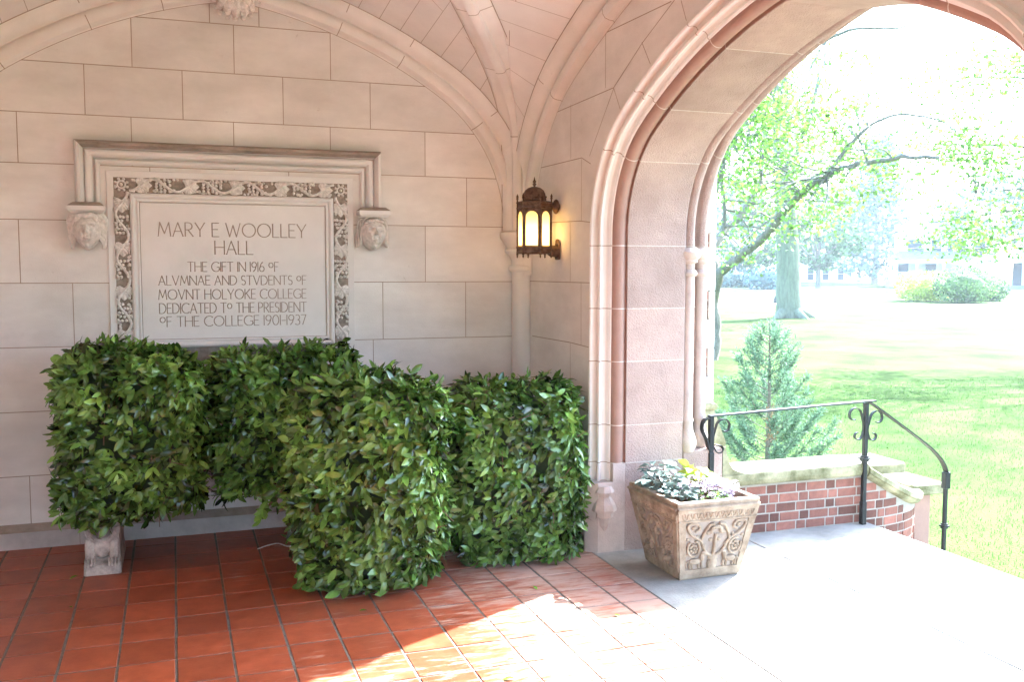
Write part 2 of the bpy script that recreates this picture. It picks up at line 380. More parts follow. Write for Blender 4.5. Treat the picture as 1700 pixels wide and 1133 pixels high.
# ================================================================ ARCH WALL (right)
aw = thing('arch_wall', 'right-hand pale stone wall pierced by the wide sunlit entrance arch', 'wall', (WX, YC, 0))
FULL = both(AH)
def yz(p, n=0): return (YC+p[0]+p[2]*n, p[1]+p[3]*n)
mb = MB(); TOP = 3.6
def wallskin(X, n, ya, yb, mi, flip):
    L = [yz(p, n) for p in FULL]
    mb.face([(X, L[0][0], 0), (X, yb, 0), (X, yb, TOP), (X, L[0][0], TOP)], mi)
    mb.face([(X, ya, 0), (X, L[-1][0], 0), (X, L[-1][0], TOP), (X, ya, TOP)], mi)
    for a, b in zip(L, L[1:]):
        if abs(a[0]-b[0]) > 1e-5: mb.face([(X, b[0], b[1]), (X, a[0], a[1]), (X, a[0], TOP), (X, b[0], TOP)], mi)
wallskin(WX, .108, -4.4, BY, 0, 0)
JX = WX-.0014
def joint2(pts, wd=jw, mi=1):
    for a, b in zip(pts, pts[1:]):
        d = V((b[0]-a[0], b[1]-a[1])).normalized(); n = V((-d.y, d.x))*wd
        mb.face([(JX, a[0]+n.x, a[1]+n.y), (JX, b[0]+n.x, b[1]+n.y), (JX, b[0]-n.x, b[1]-n.y), (JX, a[0]-n.x, a[1]-n.y)], mi)
def J(*px): joint2([(q.y, q.z) for q in (atX(u, v, WX) for u, v in px)])
J((880, 371.5), (963.5, 367), (980, 369)); J((880, 283), (966, 262), (981, 272)); J((880, 467), (979, 469.8)); J((884, 558), (947, 569), (978, 577))
J((880, 645), (947, 669), (977, 683)); J((890, 201), (1019, 145.5), (1030, 181)); J((1019, 145.5), (1066, 72), (1120, 0), (1200, -98)); J((1000, 57), (1115, 2))
J((979, 259), (1019, 147)); J((1066, 70), (1080, 106)); J((1131, 0), (1140, 34)); J((1006, 46), (1005.5, 146)); J((948, 173), (948, 264)); J((966, 264), (965.5, 367)); J((947, 370), (947, 468)); J((965, 468), (965, 573)); J((947, 570), (947, 670)); J((964, 676), (964, 770)); J((880, 735), (977, 783))
for z in (.395, .752, 1.107, 1.459, 1.805, 2.109, 2.381, 2.655): joint2([(-4.4, z), (1.80 if z < 1.9 else 1.5 if z < 2.3 else .8, z)])
mb.rec = False
mb.build('wall_face', [m_stone, m_joint], aw)
mb = MB()
for ya, yb in ((4.715, BY), (-4.4, 1.845)):
    mb.grid([[(2.085, ya, 0), (2.085, yb, 0)], [(2.085, ya, .092), (2.085, yb, .092)]], 0, 0, False)
    mb.grid([[(2.085, ya, .092), (2.085, yb, .092)], [(WX-.001, ya, .128), (WX-.001, yb, .128)]], 1, 0, False)
mb.build('plinth', [m_plinth, m_dark], aw)
# frames along the arch
def frames(path, z0=None):
    return [(V((0, YC+p[0], p[1])), V((1, 0, 0)), V((0, p[2], p[3]))) for p in path]
def subpath(d0, d1, pth):
    # portion of the path by arc length
    L = [0]
    for a, b in zip(pth, pth[1:]): L.append(L[-1]+math.hypot(b[0]-a[0], b[1]-a[1]))
    def at(s):
        s = max(0, min(L[-1]-1e-6, s))
        for i in range(len(L)-1):
            if s <= L[i+1]:
                t = (s-L[i])/max(1e-9, L[i+1]-L[i]); a, b = pth[i], pth[i+1]; return tuple(a[k]+(b[k]-a[k])*t for k in range(4))
    return [at(d0)]+[p for p, l in zip(pth, L) if d0+1e-5 < l < d1-1e-5]+[at(d1)], L[-1]
_, TL = subpath(0, 1, FULL)
def arcs(ds):
    # arc length of the points of the north half where |d| first falls to value
    out = []
    for dv in ds:
        L = 0
        for a, b in zip(AH, AH[1:]):
            l = math.hypot(b[0]-a[0], b[1]-a[1])
            if b[0] <= dv < a[0]: out.append(L+l*(a[0]-dv)/(a[0]-b[0])); break
            L += l
    return out
jn = [.486, .694, 1.042, 1.329, 1.667]+arcs([1.233, .916, .43])
JT = sorted(jn+[TL-x for x in jn])
LIGHT = [(WX+.001, .110), (2.126, .106), (2.121, .098), (2.127, .090), (2.150, .094), (2.166, .089), (2.171, .075), (2.162, .067), (2.157, .058), (2.163, .050), (2.172, .054), (2.177, .067), (2.190, .075), (2.206, .071), (2.216, .056), (2.213, .044), (2.219, .036), (2.226, .036), (2.227, .06)]
rl = [(2.262+.037*cos(math.radians(a)), .038+.037*sin(math.radians(a))) for a in range(150, 341, 16)]
ROLL = [(2.226, .062)]+rl+[(2.299, .020), (2.299, .0035)]
SOFF = [(2.299, .0035), (2.301, 0), (2.648, 0), (2.651, .004)]
OUTM = [(2.651, .004), (2.660, .014), (2.666, .024)]+[(2.694+.028*cos(math.radians(a)), .034+.028*sin(math.radians(a))) for a in range(200, 381, 20)]+[(2.725, .085), (2.76, .118), (2.772, .105)]+[(2.808+.028*cos(math.radians(a)), .094+.028*sin(math.radians(a))) for a in range(180, 381, 20)]+[(2.842, .150), (2.86, .172), (OUT, .182)]
def ring(name, prof, m, jm, eps, start=0., joints=True, smooth=True, tint=True):
    mb = MB(); cuts = [start]+[j for j in JT if start < j < TL-start]+[TL-start]
    for a, b in zip(cuts, cuts[1:]):
        p, _ = subpath(a, b, FULL); mb.sweep(frames(p), prof, 0, R.uniform(-1, 1) if tint else 0, smooth=smooth)
    if joints:
        for j in cuts[1:-1]:
            p, _ = subpath(j-.0026, j+.0026, FULL)
            fr = [(q, a, b) for q, a, b in frames(p)]
            pr = []
            for i, (x, n) in enumerate(prof):
                a = prof[max(0, i-1)]; b = prof[min(len(prof)-1, i+1)]; tx_, tn = b[0]-a[0], b[1]-a[1]; l = math.hypot(tx_, tn) or 1
                pr.append((x+tn/l*eps*-1 if False else x-(-tn/l)*-eps*0+tn/l*eps, n-tx_/l*eps))
            mb.sweep(fr, pr, 1)
    return mb.build(name, [m, jm], aw)
ring('arch_moulding', LIGHT, m_rib, m_joint, .0009, .384, True, True, False)
ring('arch_roll', ROLL, m_brownr, m_jointl, .0012, .485)
ring('jamb', SOFF, m_brown, m_jointl, .0013, 0., True, False)
ring('outer_moulding', OUTM, m_brown, m_jointl, .0012, .70)
# base blocks of the moulding: pale block with stop carved on it
for sgn in (1, -1):
    def ym(n): return YC+sgn*(1.37+n)
    mb = MB()
    prof = [(2.085, .13), (2.085, .055), (2.138, -.001), (2.299, -.001), (2.299, .13)]
    mb.sweep([(V((0, ym(0), z)), V((1, 0, 0)), V((0, sgn, 0))) for z in (0, .385)], prof)
    mb.face([(x, ym(n), .385) for x, n in prof])
    # ledge recess and octagonal stop
    mb.box(2.226, 2.2995, ym(-.0008) if sgn > 0 else ym(.13), ym(.13) if sgn > 0 else ym(-.0008), .386, .486)
    mb.build('base_block', m_base, aw)
    mb = MB()
    mb.lathe([(.0, .366), (.040, .366), (.056, .338), (.056, .331), (.038, .326), (.036, .308), (.062, .268), (.070, .240), (.070, .230), (.052, .226), (.052, .196), (.038, .190), (.032, .150), (.012, .115), (0, .11)], (2.178, ym(.012), 0), 8, smooth=False, rot=PI/8)
    mb.build('moulding_stop', m_base, aw)
    # outer colonnettes
    for cx, n in ((2.694, .034), (2.808, .094)):
        mb = MB(); c = (cx, ym(n), 0)
        mb.lathe([(.040, .52), (.052, .545), (.056, .575), (.050, .60), (.036, .64), (.032, .68), (.036, .69), (.036, .705), (.031, .715), (.031, 1.50), (.042, 1.508), (.046, 1.518), (.042, 1.53), (.029, 1.54), (.030, 1.57), (.046, 1.582), (.046, 1.594), (.058, 1.606), (.066, 1.625), (.066, 1.636), (.04, 1.66)], c, 14)
        mb.build('colonnette', m_base, aw)
    mb = MB(); ya, yb = sorted((ym(.005), ym(.35)))
    mb.box(2.655, 2.915, ya, yb, -.6, .53, c=.008)
    mb.build('base_block', m_brown, aw)
# outside skin, brick
mb = MB(); wallskin(OUT, .182, -4.4, 6.1, 0, 0); TOPZ = 5.5
mb.face([(OUT, -4.4, -.7), (OUT, 6.1, -.7), (OUT, 6.1, 0), (OUT, -4.4, 0)]); mb.face([(OUT, -4.4, TOP), (OUT, 6.1, TOP), (OUT, 6.1, TOPZ), (OUT, -4.4, TOPZ)])
mb.rec = False
mb.build('outer_face', m_mortar, aw)

def brick_run(mb, pts, z0, rows, thick, bl=.139, hd=.069, ch=.0565, mo=.0085, zmax=None):
    """Flemish bond along a polyline in plan (pts, face towards the right-hand side)"""
    P = [V((p[0], p[1], 0)) for p in pts]; L = [0]
    for a, b in zip(P, P[1:]): L.append(L[-1]+(b-a).length)
    def at(s):
        for i in range(len(L)-1):
            if s <= L[i+1] or i == len(L)-2:
                d = (P[i+1]-P[i]).normalized(); return P[i]+d*(s-L[i]), d
    for r in range(rows):
        s = -R.uniform(0, .02)-(0 if r % 2 else (bl-hd)/2+hd*.75); k = r % 2
        while s < L[-1]:
            l = bl if k % 2 else hd; a, b = max(0, s+mo/2), min(L[-1], s+l-mo/2)
            z = z0+r*ch
            if b-a > .012:
                m, d = at((a+b)/2); n = V((d.y, -d.x, 0)); h = (b-a)/2
                mx = Matrix((d, -n, V((0, 0, 1)))).transposed().to_4x4(); mx.translation = m+V((0, 0, z))
                if zmax is None or z+ch < zmax(m): mb.box(-h, h, R.uniform(-.002, .0006), thick, 0, ch-mo, 0, R.choice([R.uniform(-.3, .3), R.uniform(-.3, .8), R.uniform(-1, -.5)]), c=.0022, mx=mx)
            s += l; k += 1
# buttress beside the arch, outside
bt = thing('brick_buttress', 'narrow brick buttress with pale quoins just outside the arch, above a sloping mossy weathering', 'buttress', (2.97, 5.2, 0))
mb = MB(); mb.box(2.905, 3.005, 4.968, 5.6, .70, 5.4); mb.build('mortar', m_mortar, bt)
mb = MB(); brick_run(mb, [(2.91, 4.965), (3.0, 4.965)], .74, 50, .02); mb.rec = False; mb.build('brick_face', m_brick, bt)
mb = MB(); k = 0; z = .735
while z < 4: mb.box(2.985 if k % 2 else 2.965, 3.022, 4.945, 5.3, z, z+.165, c=.004, t=R.uniform(-1, 1)); z += .17; k += 1
mb.build('quoin', m_stone, bt)
mb = MB()
mb.grid([[(2.9, 4.86, -.6), (3.06, 4.86, -.6), (3.06, 5.6, -.6)], [(2.9, 4.86, .52), (3.06, 4.86, .52), (3.06, 5.6, .52)], [(2.9, 4.945, .70), (3.03, 4.945, .70), (3.03, 5.6, .70)]], 0, 0, False)
mb.tube([(2.91, 4.945, .722), (3.03, 4.945, .722), (3.03, 5.6, .722)], .022, 8)
mb.build('weathering', m_cope, bt)

# ================================================================ LEFT WALL, ADDED ROOF SLAB
lw = thing('stone_wall', 'plain ashlar side wall of the porch facing the arch', 'wall', (LX, 1, 0))
mb = MB()
for X in (LX, LX-.5):
    for ya, yb, za, zb in ((-4.4, -3.6, 0, 3.6), (0.0, BY+.1, 0, 3.6), (-3.6, 0.0, 2.6, 3.6)): mb.face([(X, ya, za), (X, yb, za), (X, yb, zb), (X, ya, zb)])
for ya in (-3.6, 0.0): mb.face([(LX, ya, 0), (LX-.5, ya, 0), (LX-.5, ya, 2.6), (LX, ya, 2.6)])
mb.face([(LX, -3.6, 2.6), (LX-.5, -3.6, 2.6), (LX-.5, 0, 2.6), (LX, 0, 2.6)])
mb.build('wall_face', m_stone, lw)
rf = thing('porch_roof', 'unseen roof slab added above the porch vault to block sky light', 'roof', (.7, 1, 3.6))
mb = MB(); mb.box(LX-.5, OUT+.05, -4.4, 6.1, 3.6, 3.85); mb.build('sky_block_slab', m_slate, rf)  # unseen slab added to keep sky light out of the porch

# ================================================================ VAULT
vt = thing('vaulted_ceiling', 'pale stone rib vault springing from the corner shaft over the tablet and arch', 'vault', (XC, YC, 1.78))
DG = spline([(.165, 1.78, 0), (.168, 2.10, 0), (.180, 2.30, 0), (.235, 2.46, 0), (.42, 2.61, 0), (.70, 2.745, 0), (1.25, 2.95, 0), (2.0, 3.15, 0), (3.09, 3.28, 0)], 6)
DGL = 3.09
def zrib(tab, n, a):
    # height of the extrados (offset n) at horizontal position d
    P = [(p[0]+p[2]*n, p[1]+p[3]*n) for p in tab]
    for p, q in zip(P, P[1:]):
        if q[0] <= a <= p[0] and p[0] > q[0]: return p[1]+(q[1]-p[1])*(p[0]-a)/(p[0]-q[0])
    return P[-1][1] if a < P[-1][0] else P[0][1]
def zdg(s):
    for a, b in zip(DG, DG[1:]):
        if a.x <= s <= b.x: return a.y+(b.y-a.y)*(s-a.x)/max(1e-6, b.x-a.x)
    return DG[-1].y
RIBP = [(0, -.01), (.008, .002), (.030, .004), (.052, .014), (.062, .036), (.060, .062), (.046, .078), (.036, .085), (.040, .092), (.062, .098), (.090, .118), (.108, .142), (.114, .165), (.114, .20), (0, .20)]
DGP = [(-.105, .12), (-.105, .056), (-.100, .048), (-.062, .034), (-.036, .026), (-.031, .014), (-.026, .004), (-.012, 0), (.012, 0), (.026, .004), (.031, .014), (.036, .026), (.062, .034), (.100, .048), (.105, .056), (.105, .12)]
def rib_obj(fr, prof, joints=(), edges=()):
    mb = MB(); mb.sweep(fr, prof, 0, 0, smooth=True)
    cx = sum(p[0] for p in prof)/len(prof); cyy = sum(p[1] for p in prof)/len(prof)
    for j in joints:
        p, a, b = fr[j]; q = fr[j+1][0] if j+1 < len(fr) else p; d = (q-p).normalized()*.0024
        k = 1.012
        pr = [(cx+(x-cx)*k, cyy+(y-cyy)*k) for x, y in prof]
        mb.sweep([(p-d, a, b), (p+d, a, b)], pr, 1)
    for e in edges: mb.sweep(fr, e, 1)
    mb.build('rib', [m_rib, m_joint], vt)
for yc in (YC, 2*Y1-YC):
    # wall ribs on the back wall and on the bay division
    ends = [(BY, -1)] if yc == YC else [(-4.3, 1)]
    ends += [(Y1, 1), (Y1, -1)] if yc == YC else []
    for Y, s in ends:
        fr = [(V((XC+p[0], Y, p[1])), V((0, s, 0)), V((p[2], 0, p[3]))) for p in both(WR)]
        rib_obj(fr, RIBP, (10, 20, 28, 38, 48, 56, 66), ([(.0025, -.0095), (.0025, -.0055)], [(.1145, .162), (.1165, .166)]))
    for X, s in ((WX, -1), (LX, 1)):
        fr = [(V((X, yc+p[0], p[1])), V((s, 0, 0)), V((0, p[2], p[3]))) for p in both(RR)]
        rib_obj(fr, RIBP, (12, 22, 30, 38, 46, 54, 64), ([(.0025, -.0095), (.0025, -.0055)], [(.1145, .162), (.1165, .166)]))
    for sx in (1, -1):
        for sy in (1, -1):
            c = V((XC+sx*1.755, yc+sy*2.52, 0)); d = V((-sx*1.77, -sy*2.52, 0)).normalized(); lat = V((-d.y, d.x, 0)); fr = []
            for i, p in enumerate(DG):
                a = DG[max(0, i-1)]; b = DG[min(len(DG)-1, i+1)]; tx_, tz = b.x-a.x, b.y-a.y; l = math.hypot(tx_, tz)
                fr.append((c+d*p.x+V((0, 0, p.y)), lat, d*(-tz/l)+V((0, 0, tx_/l))))
            rib_obj(fr, DGP, (14, 27, 34, 40), ([(-.110, .0465), (-.1055, .0455)], [(.1055, .0455), (.110, .0465)]))
            # webs: ruled between the wall rib extrados and the diagonal extrados
            for kind in (0, 1):
                mb = MB(); rows = []; N = 26
                for i in range(N+1):
                    t = .05+.95*i/N
                    if kind == 0:
                        x = XC+sx*1.70*(1-t); A = V((x, yc+sy*(2.52-.10), zrib(WR, .165, 1.70*(1-t))))
                        B = V((x, yc+sy*2.46*(1-t), 0))
                    else:
                        y = yc+sy*2.46*(1-t); A = V((XC+sx*(1.77-.10), y, zrib(RR, .165, 2.46*(1-t)))); B = V((XC+sx*1.70*(1-t), y, 0))
                    B.z = max(zdg(DGL*(.03+.97*t))+.052, 1.9)
                    rows.append([A.lerp(B, k/6) for k in range(7)])
                mb.grid(rows, 0, 0, True)
                # joints between the courses of the web
                for k in range(1, N, 2):
                    a, b = rows[k][0], rows[k][-1]; e = (rows[k+1][0]-a).normalized()*.0016; e2 = (rows[k+1][-1]-b).normalized()*.0016; dn = V((0, 0, -.0016))
                    mb.face([a-e+dn, b-e2+dn, b+e2+dn, a+e+dn], 1)
                    if k % 4 == 1 and k > 3:
                        q = rows[k][3].lerp(rows[k][4], R.random()); q2 = q+(rows[min(N, k+2)][3]-rows[k][3]); g = (rows[k][4]-rows[k][3]).normalized()*.002
                        mb.face([q-g+dn, q+g+dn, q2+g+dn, q2-g+dn], 1)
                mb.rec = False
                mb.build('web', [m_vault, m_joint], vt)
def capital(x, y):
    mb = MB()
    mb.lathe([(.062, 0), (.062, 1.520), (.072, 1.522), (.082, 1.532), (.084, 1.545), (.080, 1.558), (.064, 1.564), (.066, 1.60), (.082, 1.628), (.094, 1.634), (.106, 1.650), (.104, 1.664), (.094, 1.672), (.098, 1.686), (.118, 1.705), (.122, 1.716), (.134, 1.732), (.140, 1.752), (.136, 1.768), (.12, 1.776), (0, 1.778)], (x, y, 0), 24)
    mb.lathe([(.085, 0), (.085, .10), (.064, .13)], (x, y, 0), 8, smooth=False)
    mb.build('corner_shaft', m_rib, vt)
for x in (2.098, 2*XC-2.098):
    for y in (5.76,): capital(x, y)
# carved boss at the crown of the rib on the back wall
mb = MB(); bz = 3.075; bc = V((.362, 5.66, bz))
mb.ell(bc+V((0, .02, 0)), .10, .09, .10, 14)
for k in range(9):
    a = PI+PI*k/8; d = V((cos(a), 0, sin(a)))
    pts = spline([bc+V((0, -.05, .03)), bc+d*.06+V((0, -.085, 0)), bc+d*.10+V((0, -.07, 0)), bc+d*.118+V((0, -.01, 0)), bc+d*.10+V((.02, .05, .01))], 4)
    mb.tube(pts, [.027*(1-.5*abs(i/len(pts)-.4)) for i in range(len(pts))], 6)
for k in range(11):
    a = PI+PI*k/10; mb.ell(bc+V((cos(a)*.135, .03, sin(a)*.135)), .018, .02, .016, 6)
mb.tube([bc+V((.04*cos(a), -.10, .045*sin(a))) for a in [2*PI*i/14 for i in range(15)]], .012, 6)
mb.build('boss', m_carve, vt)
mb = MB(); mb.box(LX-.4, WX+.5, -4.42, -4.36, 3.0, 3.6); mb.box(LX-.5, LX+.35, -4.5, -4.36, 0, 3.6); mb.box(WX-.35, OUT, -4.5, -4.36, 0, 3.6)
ew = thing('stone_wall', 'far end wall of the porch with its broad opening', 'wall', (.37, -4.4, 0)); mb.build('wall_face', m_stone, ew)

# ================================================================ INSCRIPTION TABLET
PX0, PX1 = -.50, 1.203; PC = (PX0+PX1)/2
pq = thing('inscription_tablet', 'carved stone dedication tablet with grapevine border and two corbel heads on the back wall', 'plaque', (PC, BY, 1.1))
# hood moulding: rectangular label; path follows inner edge, profile (projection, outward)
HP = [(0, 0), (.022, .003), (.030, .012), (.028, .022), (.004, .028), (.006, .034), (.034, .038), (.050, .050), (.054, .064), (.048, .074), (.030, .079), (.060, .084), (.090, .098), (.086, .112), (0, .132)]
ix0, ix1, izt, izb = PX0+.132, PX1-.132, 2.247-.132, 1.868
pth = [((ix0, izb), (-1, 0)), ((ix0, izt), (-1, 1)), ((ix1, izt), (1, 1)), ((ix1, izb), (1, 0))]
mb = MB(); mb.sweep([(V((p[0], BY, p[1])), V((0, -1, 0)), V((n[0], 0, n[1]))) for p, n in pth], HP)
k = len(mb.m)//3
for i in range(len(HP)-1):
    mb.m[i+k*0] = mb.m[i] if False else mb.m[i]
for k in (11, 12, 13): mb.m[(len(HP)-1)+k] = 1
mb.build('hood_moulding', [m_plq, m_dark], pq)
# surround flat, border recess and roll frame (shallow steps)
BX0, BX1, BZT, BZB = -.303, .996, 2.047, 1.00     # outer edge of carved border
IX0, IX1, IZT, IZB = -.222, .912, 1.962, 1.085    # inner edge
def frame(mb, a, b, y0, y1, mi=0, open_bottom=False):
    ax0, ax1, azt, azb = a; bx0, bx1, bzt, bzb = b
    A = [(ax0, y0, azb), (ax0, y0, azt), (ax1, y0, azt), (ax1, y0, azb)]; B = [(bx0, y1, bzb), (bx0, y1, bzt), (bx1, y1, bzt), (bx1, y1, bzb)]
    for i in range(3 if open_bottom else 4):
        j = (i+1) % 4; mb.face([A[i], A[j], B[j], B[i]], mi)
mb = MB(); sx = .035
frame(mb, (BX0-sx, BX1+sx, BZT+sx, BZB-.06), (BX0, BX1, BZT, BZB-.02), BY-.010, BY-.004, 0)
frame(mb, (BX0-sx, BX1+sx, BZT+sx, BZB-.06), (BX0-sx-.002, BX1+sx+.002, BZT+sx+.002, BZB-.065), BY-.010, BY, 0)
mb.build('surround', m_plq, pq)
mb = MB(); frame(mb, (BX0, BX1, BZT, BZB-.02), (IX0, IX1, IZT, IZB), BY-.003, BY-.003, 0); mb.build('border_ground', m_ground, pq)
mb = MB(); st = [(0, -.004), (.003, -.020), (.010, -.028), (.019, -.030), (.027, -.024), (.031, -.012), (.036, -.012), (.040, -.018), (.046, -.018), (.050, -.006)]
for (o0, y0), (o1, y1) in zip(st, st[1:]): frame(mb, (IX0+o0, IX1-o0, IZT-o0, IZB+o0), (IX0+o1, IX1-o1, IZT-o1, IZB+o1), BY+y0, BY+y1)
mb.build('roll_frame', m_plq, pq)
TX0, TX1, TZT, TZB = IX0+.050, IX1-.050, IZT-.050, IZB+.050
mb = MB(); mb.face([(TX0, BY-.006, TZB), (TX1, BY-.006, TZB), (TX1, BY-.006, TZT), (TX0, BY-.006, TZT)])
frame(mb, (TX0-.001, TX1+.001, TZT+.001, TZB-.001), (TX0+.003, TX1-.003, TZT-.003, TZB+.003), BY-.0062, BY-.0075, 1)
mb.build('tablet', [m_plq, m_letter], pq)
mb = MB(); mb.box(BX0, BX1, BY-.004, BY+.01, .62, BZB-.02); mb.build('apron', m_plq, pq)
# vine carving along one straight run: s along, w across (0..1)
def vine(p0, along, across, L, Wd, n):
    mb = MB(); o = V((0, -1, 0)); p0 = V(p0); along = V(along); across = V(across)
    def P(s, w, h=0): return p0+along*s+across*(w*Wd)+o*h
    per = L/n
    pts = [P(L*i/(n*14), .5+.40*cos(PI*i/14), .013) for i in range(n*14+1)]
    mb.tube(pts, .0085, 6)
    for k in range(n):
        c = (k+.5)*per; s0 = 1 if k % 2 == 0 else -1
        base = .5-.12*s0*(1 if True else 0)
        # vine runs from one side to the other; fill the belly alternately with grapes and a vine leaf
        cw = .5+(.0)
        if k % 2:
            for a in range(5):
                for b in range(4):
                    if R.random() < .12: continue
                    mb.ell(P(c+(a-2)*.0185*per/.10+R.uniform(-.003, .003), .12+.225*b+R.uniform(-.03, .03)+.1*(a % 2), .012), .0105, .012, .0105, 7)
        else:
            bs = P(c-.42*per, .5, .010)
            for j in range(5):
                an = (j-2)*.62; d = (along*cos(an)+across*sin(an)).normalized()
                q = P(c-.12*per, .5, .016); ln = per*(.56 if j == 2 else .46 if j in (1, 3) else .36)
                mb.leaf(q, d+o*.10, o, ln, .022, curl=.25, fold=-.45)
                for e in (-1, 1): mb.leaf(q+d*ln*.35, d+d.cross(o)*e*.8+o*.05, o, ln*.55, .015, curl=.3, fold=-.4)
            for e in (-1, 1): mb.tube(spline([q, P(c+.15*per, .5+.3*e, .015), P(c+.3*per, .5+.42*e, .010)], 3), .0035, 5)
        for e in range(13): mb.ell(P(c+R.uniform(-.48, .48)*per, R.choice([.06, .94, .16, .84])+R.uniform(-.04, .04), .006), .0085, .009, .0085, 6)
    mb.build('carved_border', m_carve, pq)
bw = .081
vine((BX0+bw, BY-.003, BZT), (1, 0, 0), (0, 0, -1), BX1-BX0-2*bw, .083, 9)
vine((BX0, BY-.003, BZT-bw), (0, 0, -1), (1, 0, 0), .98, .081, 8)
vine((BX1, BY-.003, BZT-bw), (0, 0, -1), (-1, 0, 0), .98, .081, 8)
for x in (BX0+bw/2, BX1-bw/2):
    mb = MB(); c = V((x, BY-.008, BZT-bw/2)); mb.ell(c, .010, .016, .010, 10)
    mb.tube([c+V((.021*cos(a), 0, .021*sin(a))) for a in [2*PI*i/18 for i in range(19)]], .006, 6)
    for k in range(8): a = PI/8+PI*k/4; mb.ell(c+V((.033*cos(a), 0, .033*sin(a))), .009, .012, .009, 6)
    mb.build('rosette', m_carve, pq)
# lettering as flat single strokes; the cuts' shade is in their colour
def arcp(cx, cy, rx, ry, a0, a1, n=12): return [(cx+rx*cos(math.radians(a0+(a1-a0)*i/n)), cy+ry*sin(math.radians(a0+(a1-a0)*i/n))) for i in range(n+1)]
GL = {'A': (.72, [[(0, 0), (.36, 1), (.72, 0)], [(.13, .36), (.59, .36)]]),
 'C': (.80, [arcp(.50, .5, .5, .5, 48, 312, 18)]), 'D': (.72, [[(.0, 0), (.0, 1), (.22, 1)]+arcp(.22, .5, .5, .5, 90, -90, 14)+[(.0, 0)]]),
 'E': (.46, [[(.46, 1), (0, 1), (0, 0), (.46, 0)], [(0, .53), (.38, .53)]]), 'F': (.44, [[(.44, 1), (0, 1), (0, 0)], [(0, .53), (.36, .53)]]),
 'G': (.86, [arcp(.50, .5, .5, .5, 48, 350, 18)[:-1]+[(.86, .16), (.86, .46), (.62, .46)]]), 'H': (.70, [[(0, 0), (0, 1)], [(.70, 0), (.70, 1)], [(0, .52), (.70, .52)]]),
 'I': (.0, [[(0, 0), (0, 1)]]), 'K': (.60, [[(0, 0), (0, 1)], [(.56, 1), (0, .45)], [(.16, .60), (.60, 0)]]), 'L': (.46, [[(0, 1), (0, 0), (.46, 0)]]),
 'M': (.88, [[(0, 0), (.12, 1), (.44, .18), (.76, 1), (.88, 0)]]), 'N': (.74, [[(0, 0), (0, 1), (.74, 0), (.74, 1)]]), 'O': (.98, [arcp(.49, .5, .49, .5, 90, 450, 22)]),
 'o': (.50, [arcp(.25, .68, .25, .26, 90, 450, 16)]), 'P': (.50, [[(0, 0), (0, 1), (.22, 1)]+arcp(.22, .74, .28, .26, 90, -90, 10)+[(0, .48)]]),
 'R': (.56, [[(0, 0), (0, 1), (.22, 1)]+arcp(.22, .74, .28, .26, 90, -90, 10)+[(0, .48)], [(.20, .48), (.56, 0)]]),
 'S': (.46, [arcp(.23, .75, .21, .25, 40, 270, 10)+arcp(.23, .25, .23, .25, 90, -140, 10)]), 'T': (.62, [[(0, 1), (.62, 1)], [(.31, 1), (.31, 0)]]),
 'V': (.72, [[(0, 1), (.36, 0), (.72, 1)]]), 'W': (1.06, [[(0, 1), (.28, 0), (.53, .86), (.78, 0), (1.06, 1)]]), 'Y': (.68, [[(0, 1), (.34, .46), (.68, 1)], [(.34, .46), (.34, 0)]]),
 '0': (.62, [arcp(.31, .5, .31, .5, 90, 450, 18)]), '1': (.02, [[(0, 0), (0, 1)]]), '3': (.46, [arcp(.2, .74, .24, .26, 130, -80, 10), arcp(.2, .24, .26, .26, 85, -140, 10)]),
 '6': (.54, [arcp(.27, .28, .27, .28, 130, 490, 16), [(.05, .42), (.14, .75), (.36, 1)]]), '7': (.48, [[(0, 1), (.48, 1), (.14, 0)]]), '9': (.54, [arcp(.27, .72, .27, .28, -50, 310, 16), [(.49, .58), (.40, .25), (.18, 0)]]),
 '-': (.34, [[(0, .45), (.34, .45)]]), ' ': (.34, [])}
LINES = [('MARY E WOOLLEY', 262.8, 507.8, 371, 393.4), ('HALL', 357, 419.6, 400.5, 422.4), ('THE GIFT IN 1916 oF', 312, 462, 435.4, 451), ('ALVMNAE AND STVDENTS oF', 263.5, 508, 458, 473.2),
 ('MOVNT HOLYOKE COLLEGE', 263.5, 508, 480.6, 496.5), ('DEDICATED To THE PRESIDENT', 265, 508.5, 503, 519.4), ('oF THE COLLEGE 1901-1937', 266, 508, 524.5, 541)]
